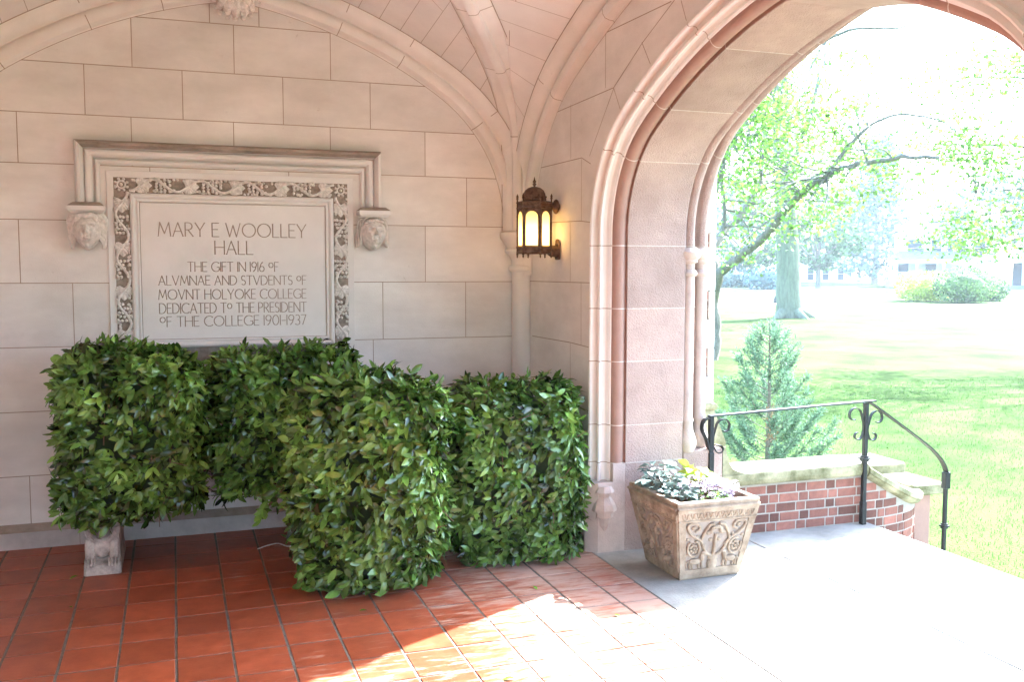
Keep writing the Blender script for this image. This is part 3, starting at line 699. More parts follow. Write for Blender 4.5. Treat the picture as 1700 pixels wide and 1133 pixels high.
for txt, u0, u1, v0, v1 in LINES:
    yy = BY-.0075; uc = (u0+u1)/2; pa = atY(uc, v0, yy); pb = atY(uc, v1, yy); H = pa.z-pb.z; zb = pb.z
    xa = atY(u0, v1, yy).x; xb = atY(u1, v1, yy).x; ls = .165
    ns = txt.count(' '); w0 = sum(GL[c][0] for c in txt if c != ' ')+ls*(len(txt.replace(' ', ''))-1-ns)
    H2 = H; sp = ((xb-xa)/H-w0)/max(1, ns) if ns else 0
    kx = 1
    if ns and not .55 < sp < .95: sp = min(.95, max(.55, sp)); kx = ((xb-xa)/H)/(w0+sp*ns)
    if not ns: kx = ((xb-xa)/H)/w0
    x = xa; mb = MB(); sw = H*.030+.0006
    for i, c in enumerate(txt):
        if c == ' ':
            x += (sp)*kx*H; mb.rec = False; mb.build('lettering', m_letter, pq); mb = MB(); continue
        wd, st = GL[c]
        for P in st:
            pts = [(x+p[0]*H*kx, zb+p[1]*H) for p in P]
            for (a, b) in zip(pts, pts[1:]):
                d = V((b[0]-a[0], b[1]-a[1]))
                if d.length < 1e-6: continue
                d.normalize(); e = d*sw*.5; n = V((-d.y, d.x))*sw*(1.15 if abs(d.y) > .5 else .8)
                if c in 'MNVWAY' and d.y > 0 and d.x > .1: n *= .75
                mb.face([(a[0]-e.x+n.x, yy, a[1]-e.y+n.y), (b[0]+e.x+n.x, yy, b[1]+e.y+n.y), (b[0]+e.x-n.x, yy, b[1]+e.y-n.y), (a[0]-e.x-n.x, yy, a[1]-e.y-n.y)])
                yy -= .000004
            if len(P) < 8:
                for q in (pts[0], pts[-1]):
                    mb.face([(q[0]-sw*1.5, yy, q[1]-sw*.5), (q[0]+sw*1.5, yy, q[1]-sw*.5), (q[0]+sw*1.5, yy, q[1]+sw*.5), (q[0]-sw*1.5, yy, q[1]+sw*.5)]); yy -= .000004
        nxt = txt[i+1] if i+1 < len(txt) else ' '
        x += wd*kx*H+(0 if nxt == ' ' else ls*kx*H)
    mb.rec = False
    mb.build('lettering', m_letter, pq)
# corbel heads
def corbel_head(cx, cz, veil):
    W, H, D = .076, .104, .115; mb = MB(); rows = []; N, K = 56, 44
    g = lambda a, s: math.exp(-(a/s)**2)
    for i in range(N+1):
        ph = math.radians(-84+168*i/N); row = []
        for k in range(K+1):
            th = math.radians(-105+210*k/K); X, Z = sin(th)*cos(ph), sin(ph)
            tap = 1-.30*max(0, -Z)**1.4; f = 0
            ax = abs(X)
            f += .30*g(X, .085)*(max(0, min(1, (.34-Z)/.42)))*(1 if Z > -.10 else max(0, 1-(-.10-Z)/.07))
            f += .10*g(X-.09, .06)*g(Z+.10, .06)+.10*g(X+.09, .06)*g(Z+.10, .06)
            f += .10*g(ax-.32, .24)*g(Z-.36, .07)-.20*g(ax-.33, .15)*g(Z-.20, .10)+.10*g(ax-.33, .085)*g(Z-.18, .05)-.05*g(ax-.33, .10)*g(Z-.17, .012)
            f += .07*g(ax-.45, .18)*g(Z+.12, .18)-.05*g(ax-.22, .05)*g(Z+.25, .14)
            f += .09*g(X, .20)*g(Z+.40, .045)+.10*g(X, .17)*g(Z+.52, .05)-.10*g(X, .24)*g(Z+.455, .022)-.05*g(X, .05)*g(Z+.30, .06)
            f += .13*g(X, .22)*g(Z+.84, .14)-.05*g(X, .2)*g(Z+.66, .05)
            row.append((cx+W*X*tap*1.02, BY-.035-D*(cos(th)*cos(ph)+f*1.45*max(0, cos(th))), cz+H*Z))
        rows.append(row)
    mb.grid(rows, 0, 0, True)
    if not veil:
        for s in (-1, 1):
            for j in range(7):
                z0 = cz+.085-.022*j
                mb.tube(spline([(cx+s*.045, BY-.075, z0+.03), (cx+s*(.078+.004*sin(j*1.7)), BY-.060, z0-.005), (cx+s*(.093-.002*j), BY-.045, z0-.035), (cx+s*.072, BY-.03, z0-.048)], 4), [.012, .015, .016, .017, .017, .016, .015, .014, .013, .012, .011, .009, .006], 7)
        mb.tube(spline([(cx-.055, BY-.10, cz+.055), (cx-.03, BY-.128, cz+.082), (cx, BY-.135, cz+.078), (cx+.03, BY-.128, cz+.084), (cx+.055, BY-.10, cz+.055)], 4), .014, 7)
    else:
        for s in (-1, 1):
            for j in range(3):
                mb.tube(spline([(cx+s*.03, BY-.09+.02*j, cz+.10), (cx+s*(.062+.008*j), BY-.075+.02*j, cz+.075), (cx+s*(.074+.009*j), BY-.06+.02*j, cz), (cx+s*(.070+.010*j), BY-.05+.015*j, cz-.065-.01*j)], 4), [.011]*9+[.012, .013, .014, .015], 7, flat=.6)
        for j in range(9):
            a = -1+j/4; mb.ell((cx+a*.052, BY-.105-.03*(1-a*a), cz+.075-.012*a*a), .012, .016, .011, 7)
    mb.build('corbel_head', m_carve, pq)
    mb = MB(); zt = cz+.130
    for (a, b, z0, z1, m) in ((.078, .094, zt-.035, zt-.018, 0), (.094, .094, zt-.018, zt+.004, 0), (.094, .068, zt+.004, zt+.026, 1)):
        A = [(cx-a, BY, z0), (cx-a, BY-a*1.3, z0), (cx+a, BY-a*1.3, z0), (cx+a, BY, z0)]; B = [(cx-b, BY, z1), (cx-b, BY-b*1.3, z1), (cx+b, BY-b*1.3, z1), (cx+b, BY, z1)]
        for i in range(3): mb.face([A[i], A[i+1], B[i+1], B[i]], m)
        if m: mb.face(B, m)
        else: mb.face(A, m)
    mb.build('corbel_cap', [m_plq, m_dark], pq)
corbel_head(-.438, 1.745, False); corbel_head(1.142, 1.752, True)

# ================================================================ LANTERN
LC = V((1.985, 5.235, 0)); lz0, lz1 = 1.655, 1.895
ln = thing('wall_lantern', 'lit bronze six-sided wall lantern with domed cap beside the corner shaft', 'lantern', (LC.x, LC.y, 1.62))
def hexp(r, k, z=0): a = PI+PI/6+k*PI/3; return V((LC.x+r*cos(a), LC.y+r*sin(a), z))
def hexring(mb, prof, mi=0):
    mb.grid([[hexp(r, k, z) for k in range(6)] for r, z in prof], mi, 0, False, cu=True)
mb = MB(); hexring(mb, [(.0, 1.628), (.096, 1.628), (.106, 1.634), (.106, 1.640), (.099, 1.643), (.099, 1.658), (.107, 1.662), (.107, 1.668), (.0985, 1.672), (.090, 1.672), (.0, 1.668)])
mb.build('base_ring', m_bronze, ln)
mb = MB(); hexring(mb, [(.088, 1.884), (.0985, 1.884), (.107, 1.890), (.107, 1.896), (.100, 1.900), (.100, 1.918), (.108, 1.922), (.108, 1.928), (.085, 1.934), (0, 1.936)])
mb.build('top_ring', m_bronze, ln)
mb = MB(); mb.lathe([(.066, 1.934), (.069, 1.938), (.069, 1.950), (.066, 1.954), (.066, 1.962), (.063, 1.978), (.054, 1.996), (.038, 2.009), (.016, 2.016), (.006, 2.018), (.006, 2.024), (.012, 2.028), (.012, 2.031), (.006, 2.036), (.010, 2.043), (.010, 2.047), (.004, 2.058), (.0015, 2.072), (0, 2.073)], LC, 20)
for k in range(12): a = 2*PI*k/12; mb.ell((LC.x+.069*cos(a), LC.y+.069*sin(a), 1.957), .005, .005, .006, 6)
mb.build('dome_cap', m_bronze, ln)
for k in range(6):
    mb = MB(); a, b = hexp(.0975, k), hexp(.0975, k+1); e = (b-a); n = V((e.y, -e.x, 0)).normalized(); n = n if n.dot((a+b)/2-V((LC.x, LC.y, 0))) > 0 else -n
    e.normalize(); Wd = .0975
    # arched panel: solid spandrel above a round-headed light
    def Q(s, z, o=0): return a+e*s+V((0, 0, z))+n*o
    m0 = .0115; r = Wd/2-m0; cxs = Wd/2; zs_ = 1.838
    outer = []; inner = []
    for i in range(13): an = PI-PI*i/12; inner.append((cxs+r*cos(an), zs_+r*sin(an))); outer.append((max(0, min(Wd, cxs+(Wd*.5)*cos(an)*1.0/max(.5, abs(cos(an)) if abs(cos(an)) > .6 else 1))), 1.886))
    for i in range(12):
        mb.face([Q(*inner[i], .001), Q(*inner[i+1], .001), Q(Wd*(i+1)/12, 1.886, .001), Q(Wd*i/12, 1.886, .001)])
    for s0, s1 in ((0, m0), (Wd-m0, Wd)): mb.face([Q(s0, 1.668, .001), Q(s1, 1.668, .001), Q(s1, zs_, .001), Q(s0, zs_, .001)])
    mb.face([Q(0, zs_, .001), Q(m0, zs_, .001), Q(0, 1.886, .001)]); mb.face([Q(Wd, zs_, .001), Q(Wd-m0, zs_, .001), Q(Wd, 1.886, .001)])
    pts = [Q(m0, 1.672, .002)]+[Q(x, z, .002) for x, z in inner]+[Q(Wd-m0, 1.672, .002)]; mb.tube(pts, .0022, 5)
    mb.face([Q(m0, 1.668, .001), Q(Wd-m0, 1.668, .001), Q(Wd-m0, 1.676, .001), Q(m0, 1.676, .001)])
    mb.tube([hexp(.1, k, 1.63), hexp(.1, k, 1.94)], .0048, 7)
    for z in (1.765, 1.845): mb.ell(hexp(.1, k, z), .0065, .0065, .0065, 7)
    mb.lathe([(.0, 1.602), (.002, 1.606), (.0065, 1.613), (.003, 1.619), (.008, 1.624), (.0045, 1.632)], hexp(.1, k), 8)
    mb.lathe([(.0045, 1.93), (.005, 1.944), (.009, 1.948), (.005, 1.953), (.008, 1.960), (.004, 1.968), (0, 1.978)], hexp(.1, k), 8)
    mb.build('frame_panel', m_bronze, ln)
    mb = MB(); mb.face([Q(.004, 1.672, -.003), Q(Wd-.004, 1.672, -.003), Q(Wd-.004, 1.885, -.003), Q(.004, 1.885, -.003)]); mb.build('pane', m_pane, ln)
for j in range(9):
    pass
mb = MB(); mb.ell((LC.x, LC.y, 1.735), .016, .016, .024, 12); mb.build('bulb', m_bulb, ln)
for z, big in ((1.905, 0), (1.650, 1)):
    mb = MB()
    if big:
        mb.tube(spline([(LC.x+.085, LC.y, z+.004), (2.075, LC.y, z), (2.10, LC.y, z-.004), (2.132, LC.y, z-.006)], 4), [.012, .013, .016, .020, .024, .028, .032, .034, .034, .034, .034, .034, .034], 14)
        mb.lathe([(.036, 0), (.036, .012), (.02, .02)], (2.118, LC.y, z-.006), 14, axis=0); mb.box(2.126, 2.1385, LC.y-.034, LC.y+.034, z-.055, z+.050, c=.006)
        mb.ell((2.13, LC.y, z+.05), .010, .026, .018, 8)
    else:
        mb.tube([(LC.x+.085, LC.y, z), (2.11, LC.y, z)], .007, 8)
        mb.lathe([(.006, -.03), (.014, -.024), (.020, -.010), (.040, .004), (.044, .010), (.040, .016), (.02, .020), (.02, .028), (0, .028)], (2.11, LC.y, z), 16, axis=0)
    mb.build('wall_bracket', m_bronze, ln)
pl = bpy.data.lights.new('lantern_light', 'POINT'); po = bpy.data.objects.new('lantern_light', pl); C.objects.link(po)
pl.energy = .42; pl.color = (1, .68, .32); pl.shadow_soft_size = .03; po.location = (LC.x, LC.y, 1.735)

# ================================================================ STONE BENCH
bn = thing('stone_bench', 'weathered stone bench on carved lion supports, mostly hidden under the clipped greenery', 'bench', (.35, 5.35, 0))
mb = MB(); mb.box(-.50, 1.25, 5.32, 5.62, .345, .425, c=.012); mb.build('seat', m_bench, bn)
for x in (-.372, 1.08):
    mb = MB(); rows = []
    for z, w_, yf in ((0, .088, 5.125), (.05, .086, 5.128), (.065, .082, 5.16), (.12, .080, 5.185), (.2, .076, 5.165), (.30, .080, 5.140), (.345, .092, 5.125)):
        rows.append([(x-w_, 5.58, z), (x-w_, yf+.012, z), (x-w_+.012, yf, z), (x+w_-.012, yf, z), (x+w_, yf+.012, z), (x+w_, 5.58, z)])
    mb.grid(rows, 0, 0, True)
    mb.ell((x, 5.165, .24), .050, .045, .062, 12); mb.ell((x, 5.128, .222), .026, .022, .022, 10); mb.ell((x, 5.118, .238), .012, .014, .012, 8)
    for s in (-1, 1): mb.ell((x+s*.02, 5.128, .262), .011, .012, .009, 8); mb.ell((x+s*.045, 5.15, .285), .017, .018, .02, 8)
    for k in range(3): r = .058+.011*k; mb.tube([(x+r*cos(a), 5.150+.006*k, .235+1.15*r*sin(a)) for a in [PI+PI*i/12 for i in range(13)]], .0085, 6)
    mb.ell((x, 5.17, .13), .055, .035, .055, 10)
    mb.build('leg', m_bench, bn)
    for s in (-1, 1):
        mb = MB(); mb.tube(spline([(x+s*.055, 5.18, .17), (x+s*.057, 5.155, .115), (x+s*.056, 5.135, .08)], 4), [.026]*4+[.024]*5, 9)
        for k in range(4): q = (k-1.5)*.0145; mb.ell((x+s*.055+q, 5.122+abs(q)*.25, .074), .0085, .022, .020, 8); mb.ell((x+s*.055+q, 5.106+abs(q)*.3, .058), .0075, .012, .012, 8)
        mb.build('paw', m_bench, bn)

# ================================================================ CLIPPED GREENERY
def leafy(name, label, c, hx, hy, z0, z1, rot, n, seed=1, taper=0.):
    rr = random.Random(seed); c = V(c); t = thing(name, label, 'topiary', (c.x, c.y, z0), 'blocks of clipped laurel')
    hz = (z1-z0)/2; cz = (z0+z1)/2; Rm = Matrix.Rotation(rot, 3, 'Z'); pw = 5.0
    def surf(u, k=1.):   # direction on superellipsoid
        a = V((u.x/(hx*k), u.y/(hy*k), u.z/(hz*k))); m_ = (abs(a.x)**pw+abs(a.y)**pw+abs(a.z)**pw)**(1/pw); return u/m_
    def wob(p): return 1+.045*sin(p.x*9+seed)+.04*sin(p.z*11+seed*2+p.y*7)+.03*sin(p.y*13+p.x*5)
    mb = MB(); rows = []
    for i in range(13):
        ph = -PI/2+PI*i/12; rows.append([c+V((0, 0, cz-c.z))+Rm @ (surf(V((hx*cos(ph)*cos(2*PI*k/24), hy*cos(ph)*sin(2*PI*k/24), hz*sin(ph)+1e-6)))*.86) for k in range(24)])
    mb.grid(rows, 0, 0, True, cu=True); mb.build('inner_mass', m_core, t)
    mb = MB(); mb.rec = False; view = V((-c.x, -c.y, 1.0)).normalized(); tw = MB(); tw.rec = False
    A = [hy*hz, hx*hz, hx*hy]; tot = sum(A); i = 0
    while i < n:
        q = rr.random()*tot; e = V((rr.uniform(-hx, hx), rr.uniform(-hy, hy), rr.uniform(-hz, hz))); sg = rr.choice((-1, 1))
        ax = 0 if q < A[0] else 1 if q < A[0]+A[1] else 2
        nl = V((0, 0, 0)); nl[ax] = sg; nw = Rm @ nl
        if nw.dot(view) < -.25 and rr.random() < .8: i += .3; continue
        if ax == 2 and sg < 0 and rr.random() < .6: i += .5; continue
        e[ax] = (hx, hy, hz)[ax]*sg; i += 1
        p = surf(e); p = p*wob(p)*(rr.uniform(.90, 1.035) if rr.random() > .06 else rr.uniform(1.03, 1.09)); p.x *= 1+taper*p.z/hz; p.y *= 1+taper*p.z/hz
        a_ = V((p.x/hx, p.y/hy, p.z/hz)); no = V((math.copysign(abs(a_.x)**(pw-1)/hx, a_.x), math.copysign(abs(a_.y)**(pw-1)/hy, a_.y), math.copysign(abs(a_.z)**(pw-1)/hz, a_.z))).normalized()
        P = c+V((0, 0, cz-c.z))+Rm @ p; no = Rm @ no
        if P.z < .012: continue
        # sprigs of three to five leaves, combed sideways and down
        k = rr.choice((1, 2, 3, 3, 4)); tang = no.cross(V((0, 0, 1)))
        if tang.length < .1: tang = V((1, 0, 0))
        tang.normalize(); dn = no.cross(tang); dn = dn if dn.z < 0 else -dn
        base = (tang*rr.gauss(.55, .55)+dn*rr.gauss(.35+.25*sin(P.z*23), .4)+no*rr.uniform(.15, .75)).normalized(); tn = rr.gauss(0, .5)+.25*sin(P.x*14+P.z*9)
        for j in range(k):
            d = (base+V((rr.gauss(0, .42), rr.gauss(0, .42), rr.gauss(0, .38)))).normalized()
            L = rr.uniform(.030, .082); nn = (no+V((rr.gauss(0, .45), rr.gauss(0, .45), rr.gauss(.15, .45)))).normalized()
            if P.z+d.z*L < .006: d.z = abs(d.z)*.2
            mb.leaf(P, d, nn, L, L*rr.uniform(.155, .22), rr.uniform(0, .5), rr.uniform(.1, .4), 0, max(-1, min(1.25, tn+rr.gauss(0, .3)+(.5 if rr.random() < .08 else 0))))
    for k in range(70):
        a = rr.uniform(0, 2*PI); z = rr.uniform(-hz, hz)*.95; p = surf(V((hx*cos(a), hy*sin(a), z)))*.88; p = c+V((0, 0, cz-c.z))+Rm @ p
        d = V((rr.gauss(0, .6), rr.gauss(0, .6), rr.gauss(.1, .5))).normalized()*rr.uniform(.08, .16)
        if p.z > .03 and p.z+d.z > .02: mb.tube([p-d*.4, p+d*.3+V((0, 0, .008)), p+d], [.0035, .003, .0018], 5, 1)
    mb.build('foliage', [m_leaf, m_twig], t)
    return t
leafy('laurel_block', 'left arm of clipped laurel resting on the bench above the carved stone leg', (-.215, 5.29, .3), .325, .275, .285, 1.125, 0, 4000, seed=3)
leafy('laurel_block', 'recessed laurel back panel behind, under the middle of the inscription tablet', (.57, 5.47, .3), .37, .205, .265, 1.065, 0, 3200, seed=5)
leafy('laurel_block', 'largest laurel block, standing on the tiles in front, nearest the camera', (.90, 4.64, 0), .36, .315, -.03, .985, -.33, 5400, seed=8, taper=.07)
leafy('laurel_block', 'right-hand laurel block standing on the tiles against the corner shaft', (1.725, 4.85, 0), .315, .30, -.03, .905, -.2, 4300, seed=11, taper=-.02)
# trailing sprig hanging by the largest block
sg = thing('laurel_sprig', 'loose laurel sprig hanging down between the back panel and the front block', 'sprig', (.42, 4.98, .4)); mb = MB(); rr = random.Random(4); mb.rec = False
tw = MB(); tw.tube(spline([(.62, 4.98, .50), (.50, 4.97, .40), (.40, 4.97, .29)], 4), [.006]*5+[.005]*4, 6); tw.build('stem', m_twig, sg)
for i in range(46):
    t = rr.random(); p = V((.62, 4.98, .50)).lerp(V((.40, 4.97, .28)), t)+V((rr.gauss(0, .02), rr.gauss(0, .02), rr.gauss(0, .02)))
    mb.leaf(p, V((rr.gauss(-.5, .6), rr.gauss(-.3, .5), rr.gauss(-.3, .6))), V((rr.gauss(0, .5), -1, rr.gauss(.4, .5))), rr.uniform(.05, .085), rr.uniform(.013, .018), .2, .3, 0, rr.gauss(.3, .5))
mb.build('leaves', m_leaf, sg)
tg = MB(); q_ = [atZ(u, v, .012) for u, v in ((428, 912), (445, 906), (462, 903), (480, 908), (500, 903))]; tg.tube(spline(q_, 4), .0035, 5)
tag(tg.build('dry_twig', m_carve), 'thin pale twig lying on the dark tiles left of the largest laurel block', 'twig')
# leaves and scraps lying on the floor
for (u, v, s, lab) in ((855, 1128, .05, 'single green leaf lying in the sunlit patch of tiles'), (130, 957, .045, 'curled green leaf on the tiles by the bench leg'), (597, 1016, .04, 'fallen leaf on the tiles just in front of the largest laurel block'),
                   (885, 975, .035, 'small fallen leaf on the tiles in front of the right-hand laurel block'), (1020, 1021, .035, 'small leaf scrap on the tiles near the edge of the slab paving'), (120, 1010, .03, 'dry yellow scrap of leaf on the shaded tiles at left')):
    p = atZ(u, v, .004); mb = MB(); a = R.uniform(0, 6)
    mb.leaf((0, 0, .002), V((cos(a), sin(a), .12)), V((0, 0, 1)), s, s*.24, .3, .35, 0, .6); o = mb.build('fallen_leaf', m_leaf); o.location = p
    tag(o, lab, 'leaf', 'leaves fallen on the floor')

# ================================================================ STONE PLANTER
plt = thing('stone_planter', 'square tapering stone planter with carved relief panels at the foot of the arch', 'planter', (2.5, 4.27, 0))
bx0, bx1, by0, by1 = 2.332, 2.668, 4.10, 4.437; tx0, tx1, ty0, ty1 = 2.270, 2.735, 4.02, 4.545; PH = .405
def pc(f, z): return (bx0+(tx0-bx0)*f, bx1+(tx1-bx1)*f, by0+(ty0-by0)*f, by1+(ty1-by1)*f, z)
mb = MB(); rr = random.Random(21); ringz = []
def prect(x0, x1, y0, y1, z): return [(x0, y0, z), (x1, y0, z), (x1, y1, z), (x0, y1, z)]
R_ = [pc(0, 0), pc(.02, .004), pc(.13, .055), pc(.96, .385), pc(1, .395), pc(1, PH)]
inn = lambda q, d, z: (q[0]+d, q[1]-d, q[2]+d, q[3]-d, z)
R_ += [inn(pc(1, PH), .006, PH+.004), inn(pc(1, PH), .036, PH+.003), inn(pc(1, PH), .040, PH-.01), inn(pc(1, PH), .055, .30)]
mb.grid([prect(*q) for q in R_], 0, 0, False, cu=True); mb.build('body', m_plant, plt, bevel=.003)
mb = MB(); q = inn(pc(1, PH), .044, .372); n_ = 12
mb.grid([[(q[0]+(q[1]-q[0])*i/n_, q[2]+(q[3]-q[2])*j/n_, q[4]+rr.uniform(-.012, .012)) for i in range(n_+1)] for j in range(n_+1)]); mb.build('soil', m_soil, plt)
def facemap(side):
    def f(u, v, h=0.):   # u 0..1 along the face, v 0..1 up
        z = .004+.39*v; fr = z/.395; X0, X1, Y0, Y1_, _ = pc(fr, z)
        if side == 'front': p = V((X0+(X1-X0)*u, Y0, z)); n = V((0, -1, -.2))
        else: p = V((X0, Y1_+(Y0-Y1_)*u, z)); n = V((-1, 0, -.16))
        return p+n.normalized()*h
    return f
for side in ('front', 'left'):
    f = facemap(side); mb = MB(); S = .44
    # raised frame with sunk panel
    for a, b in (((0, .02), (.09, .99)), ((.91, .02), (1, .99))):
        mb.grid([[f(a[0], v/10, .008) for v in range(1, 10)], [f(b[0], v/10, .008) for v in range(1, 10)]], 0, 0, False)
        for u in (a[0], b[0]): mb.grid([[f(u, v/10, 0) for v in range(1, 10)], [f(u, v/10, .008) for v in range(1, 10)]], 0, 0, False)
    for v0, v1 in ((.02, .13), (.78, .98)):
        mb.grid([[f(u/8, v0, .0085) for u in range(9)], [f(u/8, v1, .0085) for u in range(9)]], 0, 0, False)
        for v in (v0, v1): mb.grid([[f(u/8, v, 0) for u in range(9)], [f(u/8, v, .0085) for u in range(9)]], 0, 0, False)
    mb.build('panel_frame', m_plant, plt)
    mb = MB(); mb.grid([[f(.09+.82*u/6, .13, .0012) for u in range(7)], [f(.09+.82*u/6, .78, .0012) for u in range(7)]], 0, 0, False); mb.build('panel_ground', m_dark, plt)
    mb = MB()
    for k in range(12):   # scalloped frieze
        u = .05+.075*k+.0375
        mb.tube([f(u+.032*cos(a), .90-.075*sin(a), .011) for a in [PI*i/8 for i in range(9)]], .0042, 6)
        mb.ell(f(u, .885, .010), .005, .005, .013, 6)
    mb.tube([f(0, .80, .010), f(1, .80, .010)], .004, 6); mb.tube([f(.0, .965, .010), f(1, .965, .010)], .005, 6)
    def scroll(P, r=.0075): mb.tube(spline([f(*p, .007) for p in P], 5), r, 7)
    for s in (-1, 1):
        M_ = lambda u: .5+s*u
        scroll([(M_(.02), .30), (M_(.12), .36), (M_(.20), .52), (M_(.34), .62), (M_(.38), .74), (M_(.27), .76), (M_(.22), .69), (M_(.28), .65)])
        scroll([(M_(.20), .52), (M_(.16), .62), (M_(.10), .72), (M_(.03), .74)])
        cc = (M_(.30), .42)
        scroll([(cc[0]+.085*cos(a), cc[1]+.105*sin(a)) for a in [PI*.4+1.75*PI*i/14*s for i in range(15)]], .0065)
        for k in range(7):
            a = 2*PI*k/7; mb.ell(f(cc[0]+.042*cos(a), cc[1]+.05*sin(a), .006), .010, .009, .010, 7)
        mb.ell(f(*cc, .009), .008, .009, .008, 7)
        for (du, dv, sz) in ((.10, .62, .016), (.30, .70, .014), (.16, .45, .013), (.38, .55, .011), (.06, .52, .013), (.40, .33, .010), (.24, .58, .010)):
            mb.ell(f(M_(du), dv, .004), sz, sz*.6, sz*.8, 8)
        # beast: body, neck, head, legs
        mb.ell(f(M_(.27), .245, .007), .036, .014, .017, 9); mb.ell(f(M_(.17), .30, .008), .014, .012, .024, 8); mb.ell(f(M_(.145), .355, .009), .017, .011, .010, 8)
        for du in (.17, .22, .32, .36): mb.tube([f(M_(du), .235, .007), f(M_(du+.012*s), .145, .006)], .0058, 6)
        scroll([(M_(.36), .26), (M_(.41), .22), (M_(.40), .16)], .0045)
    for w_, z_ in ((.075, .155), (.085, .19), (.08, .225), (.05, .25), (.075, .275)):
        mb.grid([[f(.5+w_*cos(a), z_+d, .003+.013*sin(a)) for a in [PI*i/8 for i in range(9)]] for d in (-.02, .02)], 0, 0, True)
    scroll([(.5, .27), (.5, .45), (.5, .60)], .009)
    for k in range(9): a = PI*k/8; mb.ell(f(.5+.07*cos(a), .63+.07*sin(a), .007), .013, .010, .013, 7)
    mb.build('relief_carving', m_plant, plt)
# planting
def clump(name, label, c, n, r, h, L, Wd, m, kind, seed, grp='plants growing in the stone planter', stem=True):
    rr = random.Random(seed); t = thing(name, label, 'plant', c, grp); c = V(c); mb = MB(); mb.rec = False; sm = MB(); sm.rec = False
    for i in range(n):
        a = rr.uniform(0, 2*PI); q = math.sqrt(rr.random())*r; hh = h*rr.uniform(.35, 1)*(1-.4*(q/r)**2); top = c+V((q*cos(a), q*sin(a), hh))
        b = c+V((q*.35*cos(a), q*.35*sin(a), 0))
        if stem and i % 3 == 0: sm.tube([b, b.lerp(top, .5)+V((0, 0, .02)), top], .0018, 4)
        for j in range(2 if kind == 'leaf' else 4):
            d = V((cos(a)+rr.gauss(0, .6), sin(a)+rr.gauss(0, .6), rr.uniform(-.2, .6)))
            mb.leaf(top+V((rr.gauss(0, .008),)*3), d, V((rr.gauss(0, .3), rr.gauss(0, .3), 1)), L*rr.uniform(.6, 1.15), Wd*rr.uniform(.7, 1.1), .35, .3, 0, rr.uniform(-.9, .9))
    mb.build('leaves', m, t); sm.build('stems', m_twig, t) if sm.f else None
    return t
zs = .365
clump('grey_plant', 'tall silvery grey leafed plant at the left back of the planter', (2.385, 4.40, zs), 60, .10, .17, .055, .022, m_gleaf, 'leaf', 1)
clump('grey_plant', 'low silvery leafed plant along the left front of the planter', (2.38, 4.20, zs), 55, .085, .10, .045, .018, m_gleaf, 'leaf', 2)
clump('flowering_plant', 'mass of small pale mauve flowers in the middle of the planter', (2.52, 4.24, zs), 95, .12, .12, .022, .010, m_wfl, 'fl', 3)
clump('flowering_plant', 'small white flowers spilling at the right end of the planter', (2.64, 4.22, zs), 70, .075, .10, .02, .010, m_wfl, 'fl', 4)
clump('lime_plant', 'bright yellow-green leafed plant standing at the back of the planter', (2.60, 4.42, zs), 16, .055, .17, .075, .030, m_yleaf, 'leaf', 5)
clump('green_plant', 'fine dark green foliage along the front edge of the planter', (2.52, 4.14, zs), 70, .10, .06, .03, .008, m_spring, 'leaf', 6)

# ================================================================ PARAPET AND WING WALL
pp = thing('brick_parapet', 'low red brick parapet with mossy stone coping beside the landing', 'parapet', (3.4, 4.8, 0))
mb = MB(); mb.box(2.92, 3.935, 4.702, 4.93, -.6, .30); mb.build('mortar', m_mortar, pp)
mb = MB(); mb.rec = False; brick_run(mb, [(2.92, 4.70), (3.94, 4.70)], .004, 5, .06); brick_run(mb, [(3.94, 4.935), (2.92, 4.935)], -.56, 15, .05); mb.build('brick_face', m_brick, pp)
cp = [(4.700, .292), (4.672, .298), (4.664, .304), (4.660, .318), (4.657, .328), (4.657, .362), (4.664, .372), (4.80, .382), (4.945, .374), (4.953, .364), (4.953, .31), (4.93, .30)]
mb = MB()
def sweepX(xs, prof, sc_=lambda x: 0): return [(V((x, 0, sc_(x))), V((0, 1, 0)), V((0, 0, 1))) for x in xs]
xs_ = [2.915, 2.93, 2.95, 2.97, 3.0, 3.04, 3.08, 3.12, 3.935]
mb.sweep(sweepX(xs_, cp), cp, 0, 0, closed=True, caps=True)
mb.build('coping', m_cope, pp, bevel=.004)
mb = MB(); lift = [(2.915, .155), (2.935, .15), (2.945, .10), (2.96, .055), (2.985, .02), (3.02, .004), (3.06, -.006)]
for (a, za), (b, zb_) in zip(lift, lift[1:]):
    mb.face([(a, 4.657, .372), (b, 4.657, .372), (b, 4.657, .382+zb_), (a, 4.657, .382+za)]); mb.face([(a, 4.95, .372), (b, 4.95, .372), (b, 4.95, .382+zb_), (a, 4.95, .382+za)])
    mb.face([(a, 4.657, .382+za), (b, 4.657, .382+zb_), (b, 4.95, .382+zb_), (a, 4.95, .382+za)])
mb.build('upstand', m_cope, pp)
wg = thing('wing_wall', 'curving brick wing wall with raked mossy coping beside the steps', 'wing wall', (4.3, 5.0, -.6))
